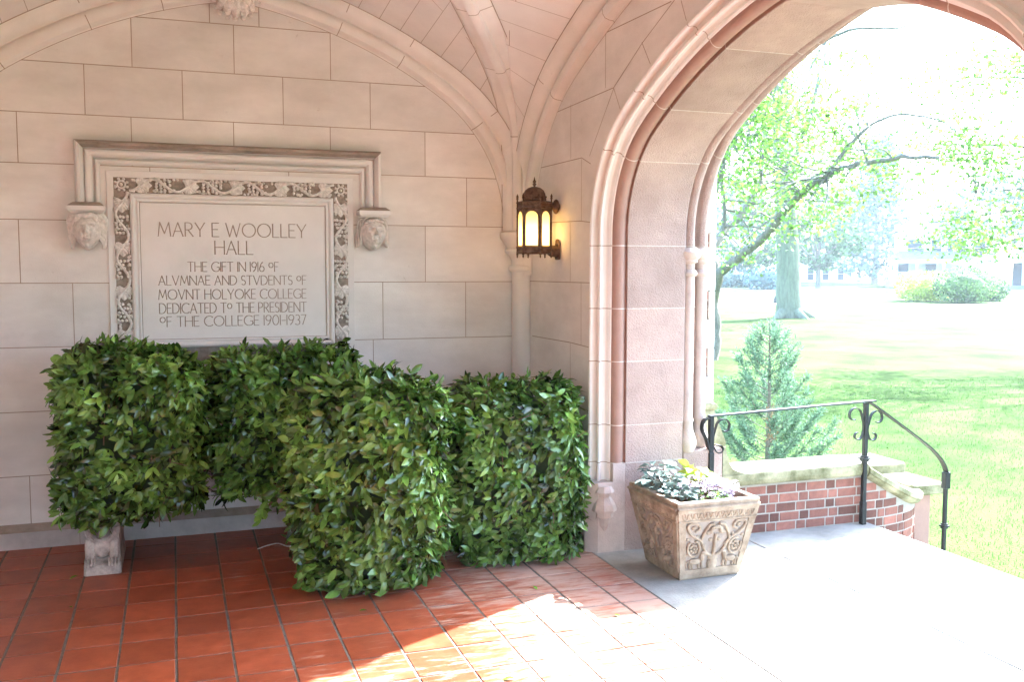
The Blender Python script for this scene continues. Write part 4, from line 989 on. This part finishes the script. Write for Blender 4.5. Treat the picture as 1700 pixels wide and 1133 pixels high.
# plan: leaves the parapet, then bends away to the pier
plan = spline([(3.94, 4.70, 0), (4.14, 4.715, 0), (4.36, 4.78, 0), (4.53, 4.92, 0), (4.61, 5.10, 0), (4.63, 5.22, 0)], 6)
cz_ = spline([(0, .285, 0), (.2, .175, 0), (.42, .075, 0), (.65, .035, 0), (.85, .03, 0), (1.0, .03, 0)], 10)
def czat(s):
    for a, b in zip(cz_, cz_[1:]):
        if a.x <= s <= b.x: return a.y+(b.y-a.y)*(s-a.x)/(b.x-a.x)
    return .03
Ls = [0]
for a, b in zip(plan, plan[1:]): Ls.append(Ls[-1]+(b-a).length)
def zmaxf(m):
    k = min(range(len(plan)), key=lambda i: (plan[i]-V((m.x, m.y, 0))).length); return czat(Ls[k])-.005
mb = MB(); mb.rec = False; brick_run(mb, [(p.x, p.y) for p in plan], -.6, 17, .05, zmax=zmaxf, bl=.125, hd=.062); mb.build('brick_face', m_brick, wg)
fr = []; rowsA = []; rowsB = []
for i, p in enumerate(plan):
    d = (plan[min(i+1, len(plan)-1)]-plan[max(i-1, 0)]).normalized(); n = V((d.y, -d.x, 0)); z = czat(Ls[i])
    fr.append((V((p.x, p.y, z)), n, V((0, 0, 1)))); rowsA.append([p-n*.002+V((0, 0, -.6)), p-n*.002+V((0, 0, z+.004)), p-n*.22+V((0, 0, z+.004)), p-n*.22+V((0, 0, -.6))])
mb = MB(); mb.grid(rowsA, 0, 0, True); mb.build('mortar', m_mortar, wg)
mb = MB(); mb.sweep(fr, [(.0, -.008), (.022, .0), (.034, .012), (.036, .022), (.046, .030), (.046, .058), (.040, .066), (-.24, .07), (-.25, .06), (-.25, 0)], 0, 0, closed=True, smooth=True, caps=True); mb.build('coping', m_cope, wg)
pr_ = thing('stone_pier', 'small square brownstone pier with a mossy cap ending the wing wall', 'pier', (4.72, 5.1, -.6))
mb = MB(); mb.box(4.605, 4.775, 5.04, 5.24, -.6, .035, c=.006); mb.build('shaft', m_brownr, pr_)
mb = MB(); mb.box(4.575, 4.845, 4.99, 5.35, .038, .115, c=.010); mb.build('cap', m_cope, pr_)
cb = thing('stone_slab', 'mossy flat coping slab lying behind the wing wall and pier', 'slab', (4.6, 5.6, -.6))
mb = MB(); mb.box(4.20, 4.90, 5.42, 5.80, .085, .165, c=.010); mb.build('coping', m_cope, cb); mb = MB(); mb.box(4.24, 4.86, 5.46, 5.76, -.6, .083); mb.build('core', m_brownr, cb)

# ================================================================ RAILING
rl_ = thing('iron_handrail', 'black wrought iron handrail with scrolls running along the landing and down the steps', 'handrail', (3.967, 4.74, 0))
RY = 4.66
def railpts(): return [(2.872, RY, .702), (3.95, RY, .738), (3.97, RY, .736), (4.02, RY, .715), (4.30, RY, .535), (4.42, RY, .455), (4.50, RY, .395), (4.565, RY, .33), (4.60, RY, .27), (4.607, RY, .235)]
P1, P2, P3 = 2.885, 3.967, 4.605
# keep the measured sight line of the posts while the rail stands just inside the coping
k_ = RY/4.74
def K(x, z): return (x*k_, RY, CH+(z-CH)*k_)
mb = MB(); rp = spline([K(a, c) for a, b, c in railpts()], 4)
rows = []
for i, p in enumerate(rp):
    d = (rp[min(i+1, len(rp)-1)]-rp[max(i-1, 0)]).normalized(); n = V((-d.z, 0, d.x))
    rows.append([p+V((0, -.02, 0))-n*.004, p+V((0, -.019, 0))+n*.004, p+V((0, .019, 0))+n*.004, p+V((0, .02, 0))-n*.004])
mb.grid(rows, 0, 0, False, cu=True); mb.face(rows[0]); mb.face(rows[-1]); mb.build('handrail', m_iron, rl_)
def post(x, zt, zb, r=.013):
    mb = MB(); q = K(x, 0); X = q[0]; z1 = K(x, zt)[2]
    mb.box(X-r, X+r, RY-r, RY+r, zb, z1, c=.002); mb.box(X-r*1.3, X+r*1.3, RY-r*1.3, RY+r*1.3, zb, zb+.14, c=.004)
    zc = K(x, zt)[2]-.355
    if x > 3:
        for dz, e in ((0, 1.5), (.012, 2.1), (.024, 1.5)): mb.box(X-r*e, X+r*e, RY-r*e, RY+r*e, zc+dz, zc+dz+.011, c=.002)
    mb.build('post', m_iron, rl_)
post(P1, .70, .37); post(P2, .728, .001); post(P3, .25, -.45, .011)
mb = MB(); X = K(P3, 0)[0]; zz = K(P3, .17)[2]
mb.box(X-.02, X+.02, RY-.02, RY+.02, zz-.02, zz+.085, c=.003)
mb.build('socket', m_iron, rl_)
def scroll_(x, zt, s, big):
    mb = MB(); X, _, Z = K(x, zt); r0 = .052 if big else .032
    cx = X+s*(.014+r0*1.35); cz = Z-(.064 if big else .185)
    pts = [V((X+s*.012, RY, cz-(.13 if big else -.055))), V((X+s*.016, RY, cz-(.05 if big else -.02)))]
    for i in range(23):
        a = PI-(1.55*PI*i/22+.15) if big else PI+(1.5*PI*i/22+.1); r = r0*(1-.52*i/22)
        pts.append(V((cx+s*(r*cos(a))*1.0, RY, cz+r*sin(a))))
    rows = []
    for i, p in enumerate(pts):
        d = (pts[min(i+1, len(pts)-1)]-pts[max(i-1, 0)]).normalized(); n = V((-d.z, 0, d.x))*.003
        rows.append([p+V((0, -.009, 0))-n, p+V((0, -.009, 0))+n, p+V((0, .009, 0))+n, p+V((0, .009, 0))-n])
    mb.grid(rows, 0, 0, False, cu=True); mb.face(rows[0]); mb.face(rows[-1]); mb.build('scroll', m_iron, rl_)
scroll_(P1, .70, 1, 1); scroll_(P1, .70, 1, 0)
scroll_(P2, .72, -1, 1); scroll_(P2, .72, -1, 0); scroll_(P2, .695, 1, 1); scroll_(P2, .71, 1, 0)
mb = MB(); X, _, Z = K(P1, .70)
rows = []
pts = spline([(X+.0, RY, Z-.005), (X-.045, RY, Z-.02), (X-.058, RY, Z-.07), (X-.03, RY, Z-.13), (X-.012, RY, Z-.19)], 5)
for i, p in enumerate(pts):
    d = (pts[min(i+1, len(pts)-1)]-pts[max(i-1, 0)]).normalized(); n = V((-d.z, 0, d.x))*.004
    rows.append([p+V((0, -.016, 0))-n, p+V((0, -.016, 0))+n, p+V((0, .016, 0))+n, p+V((0, .016, 0))-n])
mb.grid(rows, 0, 0, False, cu=True); mb.build('rail_end', m_iron, rl_)

# ================================================================ YOUNG CONIFER
def conifer(label, c, H, Rb, n, seed):
    rr = random.Random(seed); t = thing('young_conifer', label, 'conifer', c); c = V(c); mb = MB(); mb.rec = False; tw = MB(); dd = MB(); dd.rec = False
    tw.tube([c, c+V((0.01, 0, H*.5)), c+V((0, .01, H*.97))], [.028, .018, .004], 7)
    for i in range(n):
        f = (i+.5)/n; z = H*(.03+.84*f**1.1); rb = random.Random(i*31+seed); a = rb.gauss(0, .35)+i*2.4; ln = (Rb*(1-f)**.8+.09)*rb.uniform(.8, 1.15); up = rb.uniform(.5, .95)+.45*f
        b0 = c+V((0, 0, z)); d = V((cos(a), sin(a), up*.55)); b1 = b0+d*ln*.55; b2 = b0+V((cos(a)*ln, sin(a)*ln, ln*up*.95))
        pts = spline([b0, b1, b2], 5); tw.tube(pts, [.006*(1-.8*k/len(pts)) for k in range(len(pts))], 5)
        dead = abs(f-.33) < .035 and False
        for k in range(int((48+ln*125)*(1.1-.7*f))):
            q = rr.uniform(.18, 1)**.8; x = q*(len(pts)-1); i0 = min(int(x), len(pts)-2); p = pts[i0].lerp(pts[i0+1], x-i0)
            dr = (pts[i0+1]-pts[i0]).normalized(); dv = (dr*.9+V((rr.gauss(0, .6), rr.gauss(0, .6), rr.gauss(.15, .5)))).normalized(); sl_ = rr.uniform(.06, .14)*(1.15-.4*q)
            for j in range(5):
                pp_ = p+dv*sl_*j/5; d2 = (dv+V((rr.gauss(0, .55), rr.gauss(0, .55), rr.gauss(0, .5)))).normalized()
                mb.leaf(pp_, d2, V((rr.gauss(0, 1), rr.gauss(0, 1), rr.gauss(0, 1)+.3)), rr.uniform(.028, .05), rr.uniform(.0035, .006), .2, 0, 0, rr.uniform(-.9, .7)+.3*q, simple=True)
    for k in range(150):
        p = c+V((-.10+rr.gauss(0, .022), -.20+rr.gauss(0, .03), H*.36+rr.uniform(-.17, .20)))
        dd.leaf(p, V((rr.gauss(0, .5), rr.gauss(-.2, .5), rr.gauss(.7, .6))), V((rr.gauss(0, 1), -1, rr.gauss(0, 1))), rr.uniform(.03, .06), .005, .2, 0, 0, rr.uniform(-.8, .8), simple=True)
    mb.build('crown', m_conif, t); tw.build('trunk', m_bark, t); dd.build('dead_spray', m_deadf, t)['label'] = 'browned dead spray'
q = atY(1275, 700, 8.0)
conifer('feathery blue-green young conifer with one browned spray behind the parapet', (q.x, 8.0, G0), 1.72, .52, 60, 5)

# ================================================================ TREES
def tree(name, label, base, limbs, clumps, seed, leafm, L=.10, per=22, cr=.45, twigs=True, group=None, cat='tree', barkm=None):
    """limbs: list of (points, r0, r1); clumps: list of centres"""
    rr = random.Random(seed); t = thing(name, label, cat, base, group); mb = MB(); nodes = []
    for pts, r0, r1 in limbs:
        P = spline(pts, 5); n = len(P)
        jt = r0*.12 if r0 < .3 else r0*.02
        for i in range(1, n-1): P[i] = P[i]+V((rr.gauss(0, jt), rr.gauss(0, jt), rr.gauss(0, jt)))
        mb.tube(P, [r0+(r1-r0)*(i/(n-1))**.8 for i in range(n)], 10 if r0 > .1 else 6)
        nodes += [(p, r0+(r1-r0)*(i/(n-1))) for i, p in enumerate(P)]
    lf = MB(); lf.rec = False
    for c in clumps:
        c = V(c)
        if twigs:
            p, r_ = min(nodes, key=lambda q: (q[0]-c).length+q[1]*4); 
            if (p-c).length > .2:
                m_ = p.lerp(c, .5)+V((rr.gauss(0, .12), rr.gauss(0, .12), rr.gauss(.08, .12))); tp = spline([p, m_, c], 4); mb.tube(tp, [min(r_*.5, .03)*(1-.8*k/len(tp)) for k in range(len(tp))], 4)
        for k in range(per):
            g = V((rr.gauss(0, cr), rr.gauss(0, cr), rr.gauss(0, cr*.55)))
            d = V((rr.gauss(0, 1), rr.gauss(0, 1), rr.gauss(-.45, .6))); l = L*rr.uniform(.6, 1.25)
            lf.leaf(c+g, d, V((rr.gauss(0, .6), rr.gauss(0, .6), 1)), l, l*.42, .3, 0, 0, rr.uniform(-.9, .9), simple=True)
    mb.build('trunk', barkm or m_bark, t); lf.build('crown', leafm, t)
    return t
def PY(L, Y, amp=0, rr=R): return [atY(u, v, Y+rr.uniform(-amp, amp)) for u, v in L]
# near maple standing close to the building
Yn = 19.4; rr = random.Random(9)
b = atZ(1183, 598, G0)
def at_(u, v, dy=0): return atY(u, v, b.y+dy)
limbs = [([b+V((-.06, 0, -.1)), at_(1184, 540), at_(1181, 470), at_(1178, 400), at_(1182, 330, -.5), at_(1200, 262, -1), at_(1228, 190, -1.6), at_(1240, 140, -2), at_(1262, 70, -2.5)], .19, .06),
 ([at_(1181, 505), at_(1196, 455, -.5), at_(1230, 425, -1.2), at_(1270, 390, -2), at_(1322, 330, -2.9), at_(1375, 290, -3.6), at_(1430, 272, -4.2), at_(1500, 262, -5), at_(1560, 262, -5.5)], .135, .03),
 ([at_(1372, 292, -3.6), at_(1392, 265, -3.7), at_(1415, 235, -3.8), at_(1450, 205, -4), at_(1495, 190, -4.3), at_(1560, 200, -4.6), at_(1592, 222, -5)], .055, .012),
 ([at_(1179, 420), at_(1200, 385, .6), at_(1228, 358, 1.0), at_(1258, 312, 1.6), at_(1265, 268, 2), at_(1262, 225, 2.2), at_(1275, 170, 2.4)], .105, .03),
 ([at_(1200, 385, .6), at_(1203, 340, .5), at_(1198, 300, .4), at_(1205, 250, 0)], .06, .02),
 ([at_(1215, 235, -1.4), at_(1255, 150, -3), at_(1300, 112, -3.6), at_(1345, 82, -4.2), at_(1410, 50, -5), at_(1480, 47, -5.4), at_(1545, 38, -5.6)], .07, .012)]
cl = []
for (u0, u1, v0, v1, n) in ((1185, 1300, 170, 320, 55), (1200, 1330, 90, 200, 18), (1260, 1420, 170, 290, 34), (1230, 1345, 300, 400, 12), (1340, 1480, 90, 190, 16), (1380, 1500, 250, 330, 15), (1300, 1420, 320, 370, 7), (1190, 1260, 380, 430, 6), (1200, 1420, 20, 90, 6)):
    for i in range(n): cl.append(at_(rr.uniform(u0, u1), rr.uniform(v0, v1), rr.uniform(-5, 3)))
tree('maple_tree', 'maple in fresh spring leaf with long reaching limbs, nearest the building beyond the lawn', b, limbs, cl, 3, m_spring, L=.10, per=46, cr=.30)
# big tree beyond
b = atZ(1310, 528, G0); Yb = b.y
def bt_(u, v, dy=0): return atY(u, v, Yb+dy)
limbs = [([b+V((0, 0, -.3)), b+V((0, 0, .25)), bt_(1309, 490), bt_(1308, 430), bt_(1304, 350), bt_(1301, 290), bt_(1297, 220, 1), bt_(1296, 150, 1), bt_(1300, 60, 1)], .66, .30),
 ([bt_(1302, 320), bt_(1290, 285), bt_(1276, 255), bt_(1268, 215), bt_(1255, 150)], .24, .08), ([bt_(1305, 310), bt_(1325, 250, -1), bt_(1345, 190, -2), bt_(1360, 120, -2)], .2, .05), ([bt_(1318, 392), bt_(1323, 380), bt_(1340, 384), bt_(1362, 388)], .07, .02),
 ([b+V((.0, 0, .45)), b+V((-.75, -.3, .08)), b+V((-1.2, -.5, -.15))], .32, .08), ([b+V((.0, 0, .45)), b+V((.75, -.3, .08)), b+V((1.15, -.5, -.15))], .32, .08), ([b+V((.0, 0, .45)), b+V((.1, -.8, .05)), b+V((.15, -1.2, -.15))], .32, .08)]
cl = []
for (u0, u1, v0, v1, n) in ((1230, 1380, 170, 330, 40), (1210, 1330, 90, 220, 22), (1300, 1440, 190, 330, 20), (1290, 1400, 320, 400, 8)):
    for i in range(n): cl.append(bt_(rr.uniform(u0, u1), rr.uniform(v0, v1), rr.uniform(-5, 5)))
tree('shade_tree', 'stout straight-trunked old tree standing alone in the middle of the lawn', b, limbs, cl, 4, m_spring, L=.19, per=42, cr=.60, barkm=m_bark2)
# tree just outside the right of the view, its boughs reaching in
b = V((24, 15, G0)); cl = []; limbs = [([b+V((0, 0, -.2)), b+V((-.2, .2, 3)), b+V((-.5, .3, 6)), b+V((-.4, .2, 10))], .34, .12)]
ends = []
for (u, v, Y) in ((1500, 240, 18), (1560, 130, 18), (1545, 370, 17.5), (1640, 200, 16.5), (1620, 320, 16), (1680, 120, 15.5), (1690, 390, 15.5), (1600, 420, 17)):
    e = atY(u, v, Y); z0 = max(2.5, e.z-1.2); s0 = b+V((-.3, .2, z0)); limbs.append(([s0, s0.lerp(e, .35)+V((0, 0, .7)), s0.lerp(e, .7)+V((0, 0, .5)), e], .09, .012)); ends.append(e)
for (u0, u1, v0, v1, n, Y) in ((1560, 1720, 225, 300, 26, 16), (1500, 1600, 215, 275, 12, 18), (1610, 1720, 90, 170, 20, 15.5), (1500, 1560, 120, 165, 6, 18), (1525, 1640, 330, 420, 18, 17), (1630, 1740, 340, 420, 16, 15.5), (1570, 1660, 170, 230, 8, 17), (1480, 1530, 285, 320, 3, 18)):
    for i in range(n): cl.append(atY(rr.uniform(u0, u1), rr.uniform(v0, v1), Y+rr.uniform(-1.5, 1.5)))
for i in range(150):
    a = rr.uniform(0, 6.28); q = 4.6*math.sqrt(rr.random()); z = rr.uniform(2.8, 9.5); p = b+V((q*cos(a), q*sin(a), z))
    if p.x-1.32*(p.z) < 5.6 and p.y-.66*p.z < 6.5: continue
    cl.append(p)
tree('linden_tree', 'tree at the right edge whose bright young boughs hang over the lawn', b, limbs, cl, 6, m_spring, L=.095, per=52, cr=.30)
# farther trees
def round_tree(name, label, base, H, Wd, seed, m, trunk=.3, n=60, group='trees across the road', L=.5, cz0=.3, cone=False):
    rr = random.Random(seed); base = V(base); limbs = [([base+V((0, 0, -.2)), base+V((0, 0, H*.35)), base+V((rr.gauss(0, .2), 0, H*.8))], trunk, trunk*.3)]; cl = []
    for i in range(n):
        a = rr.uniform(0, 6.28); f = rr.random(); z = H*(cz0+(1-cz0)*f)
        w_ = Wd*(1-f*.95) if cone else Wd*math.sqrt(max(.04, 1-(2*f-1)**2)); q = w_*math.sqrt(rr.uniform(.15, 1)); cl.append(base+V((q*cos(a), q*sin(a), z)))
    for k in range(5):
        a = k*1.3; limbs.append(([base+V((0, 0, H*.3)), base+V((cos(a)*Wd*.4, sin(a)*Wd*.4, H*.55)), base+V((cos(a)*Wd*.7, sin(a)*Wd*.7, H*.75))], trunk*.5, trunk*.15))
    return tree(name, label, base, limbs if not cone else limbs[:1], cl, seed, m, L=L, per=34, cr=H*.055, twigs=False, group=group)
def gnd(u, v): return atZ(u, v, G0)
round_tree('small_tree', 'light green street tree between the two dark hedges', gnd(1247, 478), 8.5, 5.0, 31, m_far, .35, 70)
round_tree('small_tree', 'pale spreading street tree right of the stout trunk', gnd(1358, 480), 8.0, 4.6, 32, m_far, .3, 60)
round_tree('spruce_tree', 'tall hazy blue spruce beside the white house', (atY(1452, 470, 106).x, 106, G0), 20, 5.2, 33, m_farc, .5, 130, L=.7, cz0=.06, cone=True)
round_tree('small_tree', 'round light tree behind the white house roof', gnd(1640, 477), 13, 6, 34, m_far, .4, 80)
round_tree('small_tree', 'hazy treetop farthest left beyond the shuttered house', gnd(1200, 468), 16, 8, 35, m_far, .4, 90, L=.8)
round_tree('small_tree', 'tall hazy tree far behind the street between trunk and spruce', gnd(1400, 468), 15, 8, 36, m_far, .4, 90, L=.8)

# ================================================================ HEDGES, BUSHES, LAMP POST
def bush(name, label, c, rx, ry, h, seed, m, n, L, grp, flat=2.6):
    rr = random.Random(seed); c = V(c); t = thing(name, label, 'bush', c, grp); mb = MB(); mb.rec = False
    for i in range(n):
        a = rr.uniform(0, 6.28); f = rr.random(); w_ = (1-abs(2*f-1)**flat)**(1/flat); k = rr.uniform(.80, 1.04)*(1+.07*sin(a*5+seed)+.06*sin(f*9+a*3)); p = c+V((rx*w_*cos(a)*k, ry*w_*sin(a)*k, h*f*(.97+.06*sin(a*4))))
        mb.leaf(p, V((cos(a)+rr.gauss(0, .6), sin(a)+rr.gauss(0, .6), rr.gauss(.3, .6))), V((cos(a), sin(a), f*1.5-.2+rr.gauss(0, .3))), L*rr.uniform(.6, 1.2), L*.35, .2, 0, 0, rr.uniform(-.9, .9), simple=True)
    mb.build('foliage', m, t)
    mb = MB(); mb.ell(c+V((0, 0, h*.45)), rx*.75, ry*.75, h*.42, 12); mb.build('inner_mass', m, t)
p = gnd(1217, 477); bush('hedge', 'dark clipped hedge farthest left across the road', p, 2.7, 1.6, 2.0, 1, m_farc, 900, .35, 'clipped hedges across the road')
p = gnd(1277, 481); bush('hedge', 'dark clipped hedge just left of the stout trunk', p, 3.0, 1.7, 2.1, 2, m_farc, 900, .35, 'clipped hedges across the road')
p = gnd(1535, 500); bush('shrub', 'yellow-green sunlit shrub in front of the white house porch', p, 1.9, 1.7, 1.9, 3, m_yleaf, 1800, .20, 'shrubs by the kerb')
p = gnd(1600, 503); bush('shrub', 'rounded mid-green shrub right of the yellow one by the kerb', p, 1.8, 1.6, 2.1, 4, m_bushl, 2400, .18, 'shrubs by the kerb')
p = gnd(1643, 500); bush('shrub', 'small pale shrub at the right end by the kerb', p, 1.0, 1.0, 1.6, 5, m_bushl, 1200, .18, 'shrubs by the kerb')
lp = gnd(1292, 503); lpt = thing('street_lamp', 'slim black lamp post beside the stout trunk', 'street lamp', lp)
mb = MB(); mb.lathe([(.30, 0), (.28, .25), (.18, .45), (.14, .7), (.10, 1.0), (.085, 1.6), (.08, 3.0), (.10, 3.05), (.06, 3.15)], lp, 12); mb.build('post', m_iron, lpt)
mb = MB(); mb.lathe([(.08, 3.1), (.22, 3.25), (.27, 3.45), (.22, 3.65), (.08, 3.75), (.0, 3.85)], lp, 12); mb.build('globe', m_white, lpt)

# ================================================================ HOUSES
def house(label, x0, x1, Y, Dp, ze, zr, wins, porch, base=None, shut=False):
    t = thing('white_house', label, 'house', ((x0+x1)/2, Y, G0)); mb = MB(); mb.box(x0, x1, Y, Y+Dp, G0, ze); mb.build('wall', m_white, t)
    o = .5; a = [(x0-o, Y-o, ze), (x1+o, Y-o, ze), (x1+o, Y+Dp+o, ze), (x0-o, Y+Dp+o, ze)]; rdg = [((x0+x1)/2-Dp*.12, Y+Dp/2, zr), ((x0+x1)/2+Dp*.12, Y+Dp/2, zr)]
    mb = MB(); mb.face([a[0], a[1], rdg[1], rdg[0]]); mb.face([a[2], a[3], rdg[0], rdg[1]]); mb.face([a[1], a[2], rdg[1]]); mb.face([a[3], a[0], rdg[0]]); mb.face(a[::-1])
    mb.box(x0-o, x1+o, Y-o, Y-o+.05, ze-.35, ze-.02, 1); mb.build('roof', [m_roofs, m_white], t)
    for x, z, w_, h_ in wins:
        mb = MB(); mb.box(x-w_/2-.1, x+w_/2+.1, Y-.09, Y-.002, z-h_/2-.1, z+h_/2+.12); wf = mb.build('window', m_white, t)
        mb = MB(); mb.box(x-w_/2, x+w_/2, Y-.11, Y-.092, z-h_/2, z-.03); mb.box(x-w_/2, x+w_/2, Y-.11, Y-.092, z+.03, z+h_/2); mb.build('pane', m_glassd, wf)
        if shut:
            for s in (-1, 1): mb = MB(); mb.box(x+s*(w_/2+.38)-.25, x+s*(w_/2+.38)+.25, Y-.08, Y-.004, z-h_/2-.1, z+h_/2+.1); mb.build('shutter', m_green, t)
    if porch:
        px0, px1, pd, zp0, zp1, zb = porch
        mb = MB(); A = [(px0-.4, Y-pd-.4, zp0), (px1+.4, Y-pd-.4, zp0), (px1+.4, Y-.01, zp0), (px0-.4, Y-.01, zp0)]; B = [(px0+1.2, Y-.01, zp1), (px1-1.2, Y-.01, zp1)]
        mb.face([A[0], A[1], B[1], B[0]]); mb.face([A[1], A[2], B[1]]); mb.face([A[3], A[0], B[0]]); mb.face(A[::-1]); mb.build('porch_roof', m_roofs, t)
        mb = MB(); mb.box(px0-.2, px1+.2, Y-pd-.2, Y-pd+.2, zp0-.55, zp0-.02); mb.build('porch_beam', m_white, t)
        n = max(2, int((px1-px0)/2.4))
        for i in range(n+1):
            x = px0+(px1-px0)*i/n; mb = MB(); mb.lathe([(.22, zb), (.22, zb+.2), (.16, zb+.25), (.14, zp0-.85), (.2, zp0-.75), (.2, zp0-.56)], (x, Y-pd, 0), 10); mb.build('column', m_white, t)
        mb = MB(); mb.box(px0-.3, px1+.3, Y-pd-.3, Y-.01, G0, zb); mb.build('porch_floor', m_conc if base is None else base, t)
        mb = MB(); mb.box(px0, px1, Y-pd-.04, Y-pd+.04, zb+.75, zb+.85)
        k = px0
        while k < px1: mb.box(k, k+.05, Y-pd-.02, Y-pd+.02, zb+.1, zb+.75); k += .22
        mb.build('balustrade', m_white, t)
        for x in (px0+1.6, (px0+px1)/2+.4):
            mb = MB(); mb.box(x-.55, x+.55, Y-.10, Y-.004, zb, zb+2.2); mb.build('door', m_glassd, t)
    return t
HY = 86
UC = 1575; HP_ = atY(UC, 420, HY); HD = FW.dot(HP_-V((0, 0, CH)))
g = lambda u, v: V((HP_.x+(u-UC)*HD/F, HY, atY(UC, v, HY).z))
wz = g(1519, 412).z
hs = house('white two-storey house with hipped roof and columned front porch', g(1503, 400).x, g(1648, 400).x, HY, 9, g(1540, 382).z, g(1540, 335).z,
      [(g(u, 410).x, wz, 1.0, 1.9) for u in (1519, 1529, 1556, 1581, 1593, 1622)], (g(1482, 430).x, g(1603, 430).x, 2.6, g(1500, 430).z, g(1500, 417).z, G0+.9))
hs.rotation_euler.z = -.62
HY2 = 72
g2 = lambda u, v: atY(u, v, HY2)
house('white house at the far right with a railed porch on a dark stone base', g2(1745, 400).x, g2(1830, 400).x, HY2, 4, g2(1690, 370).z, g2(1690, 320).z, [(g2(u, 452).x, g2(1680, 452).z, .8, 1.3) for u in (1760, 1790)], (g2(1668, 430).x, g2(1770, 430).x, 3.0, g2(1690, 432).z, g2(1690, 418).z, g2(1690, 474).z), m_roofs)
HY3 = 108
g3 = lambda u, v: atY(u, v, HY3)
house('pale house with dark shutters far left behind the hedges', g3(1180, 450).x, g3(1262, 450).x, HY3, 10, g3(1200, 415).z, g3(1200, 380).z, [(g3(u, 452).x, g3(1200, 452).z, .9, 2.6) for u in (1208, 1226)], None, shut=True)
HY4 = 120
g4 = lambda u, v: atY(u, v, HY4)
house('long low pale house far away behind the stout trunk', g4(1275, 450).x, g4(1420, 450).x, HY4, 10, g4(1300, 436).z, g4(1300, 405).z, [(g4(u, 455).x, g4(1300, 455).z, 1.0, 1.8) for u in (1345, 1370, 1395)], None)

# ================================================================ HAZE
hz = MB(); hz.box(-100, 180, -100, 180, G0-1, 21.5)
m = bpy.data.materials.new('haze_air'); m.use_nodes = True; n = m.node_tree.nodes; n.remove(n['Principled BSDF'])
pv = n.new('ShaderNodeVolumePrincipled'); pv.inputs['Density'].default_value = .0008; pv.inputs['Color'].default_value = (.93, .96, 1, 1); pv.inputs['Anisotropy'].default_value = 0
m.node_tree.links.new(pv.outputs[0], n['Material Output'].inputs['Volume'])
tag(hz.build('haze', m), kind='stuff')
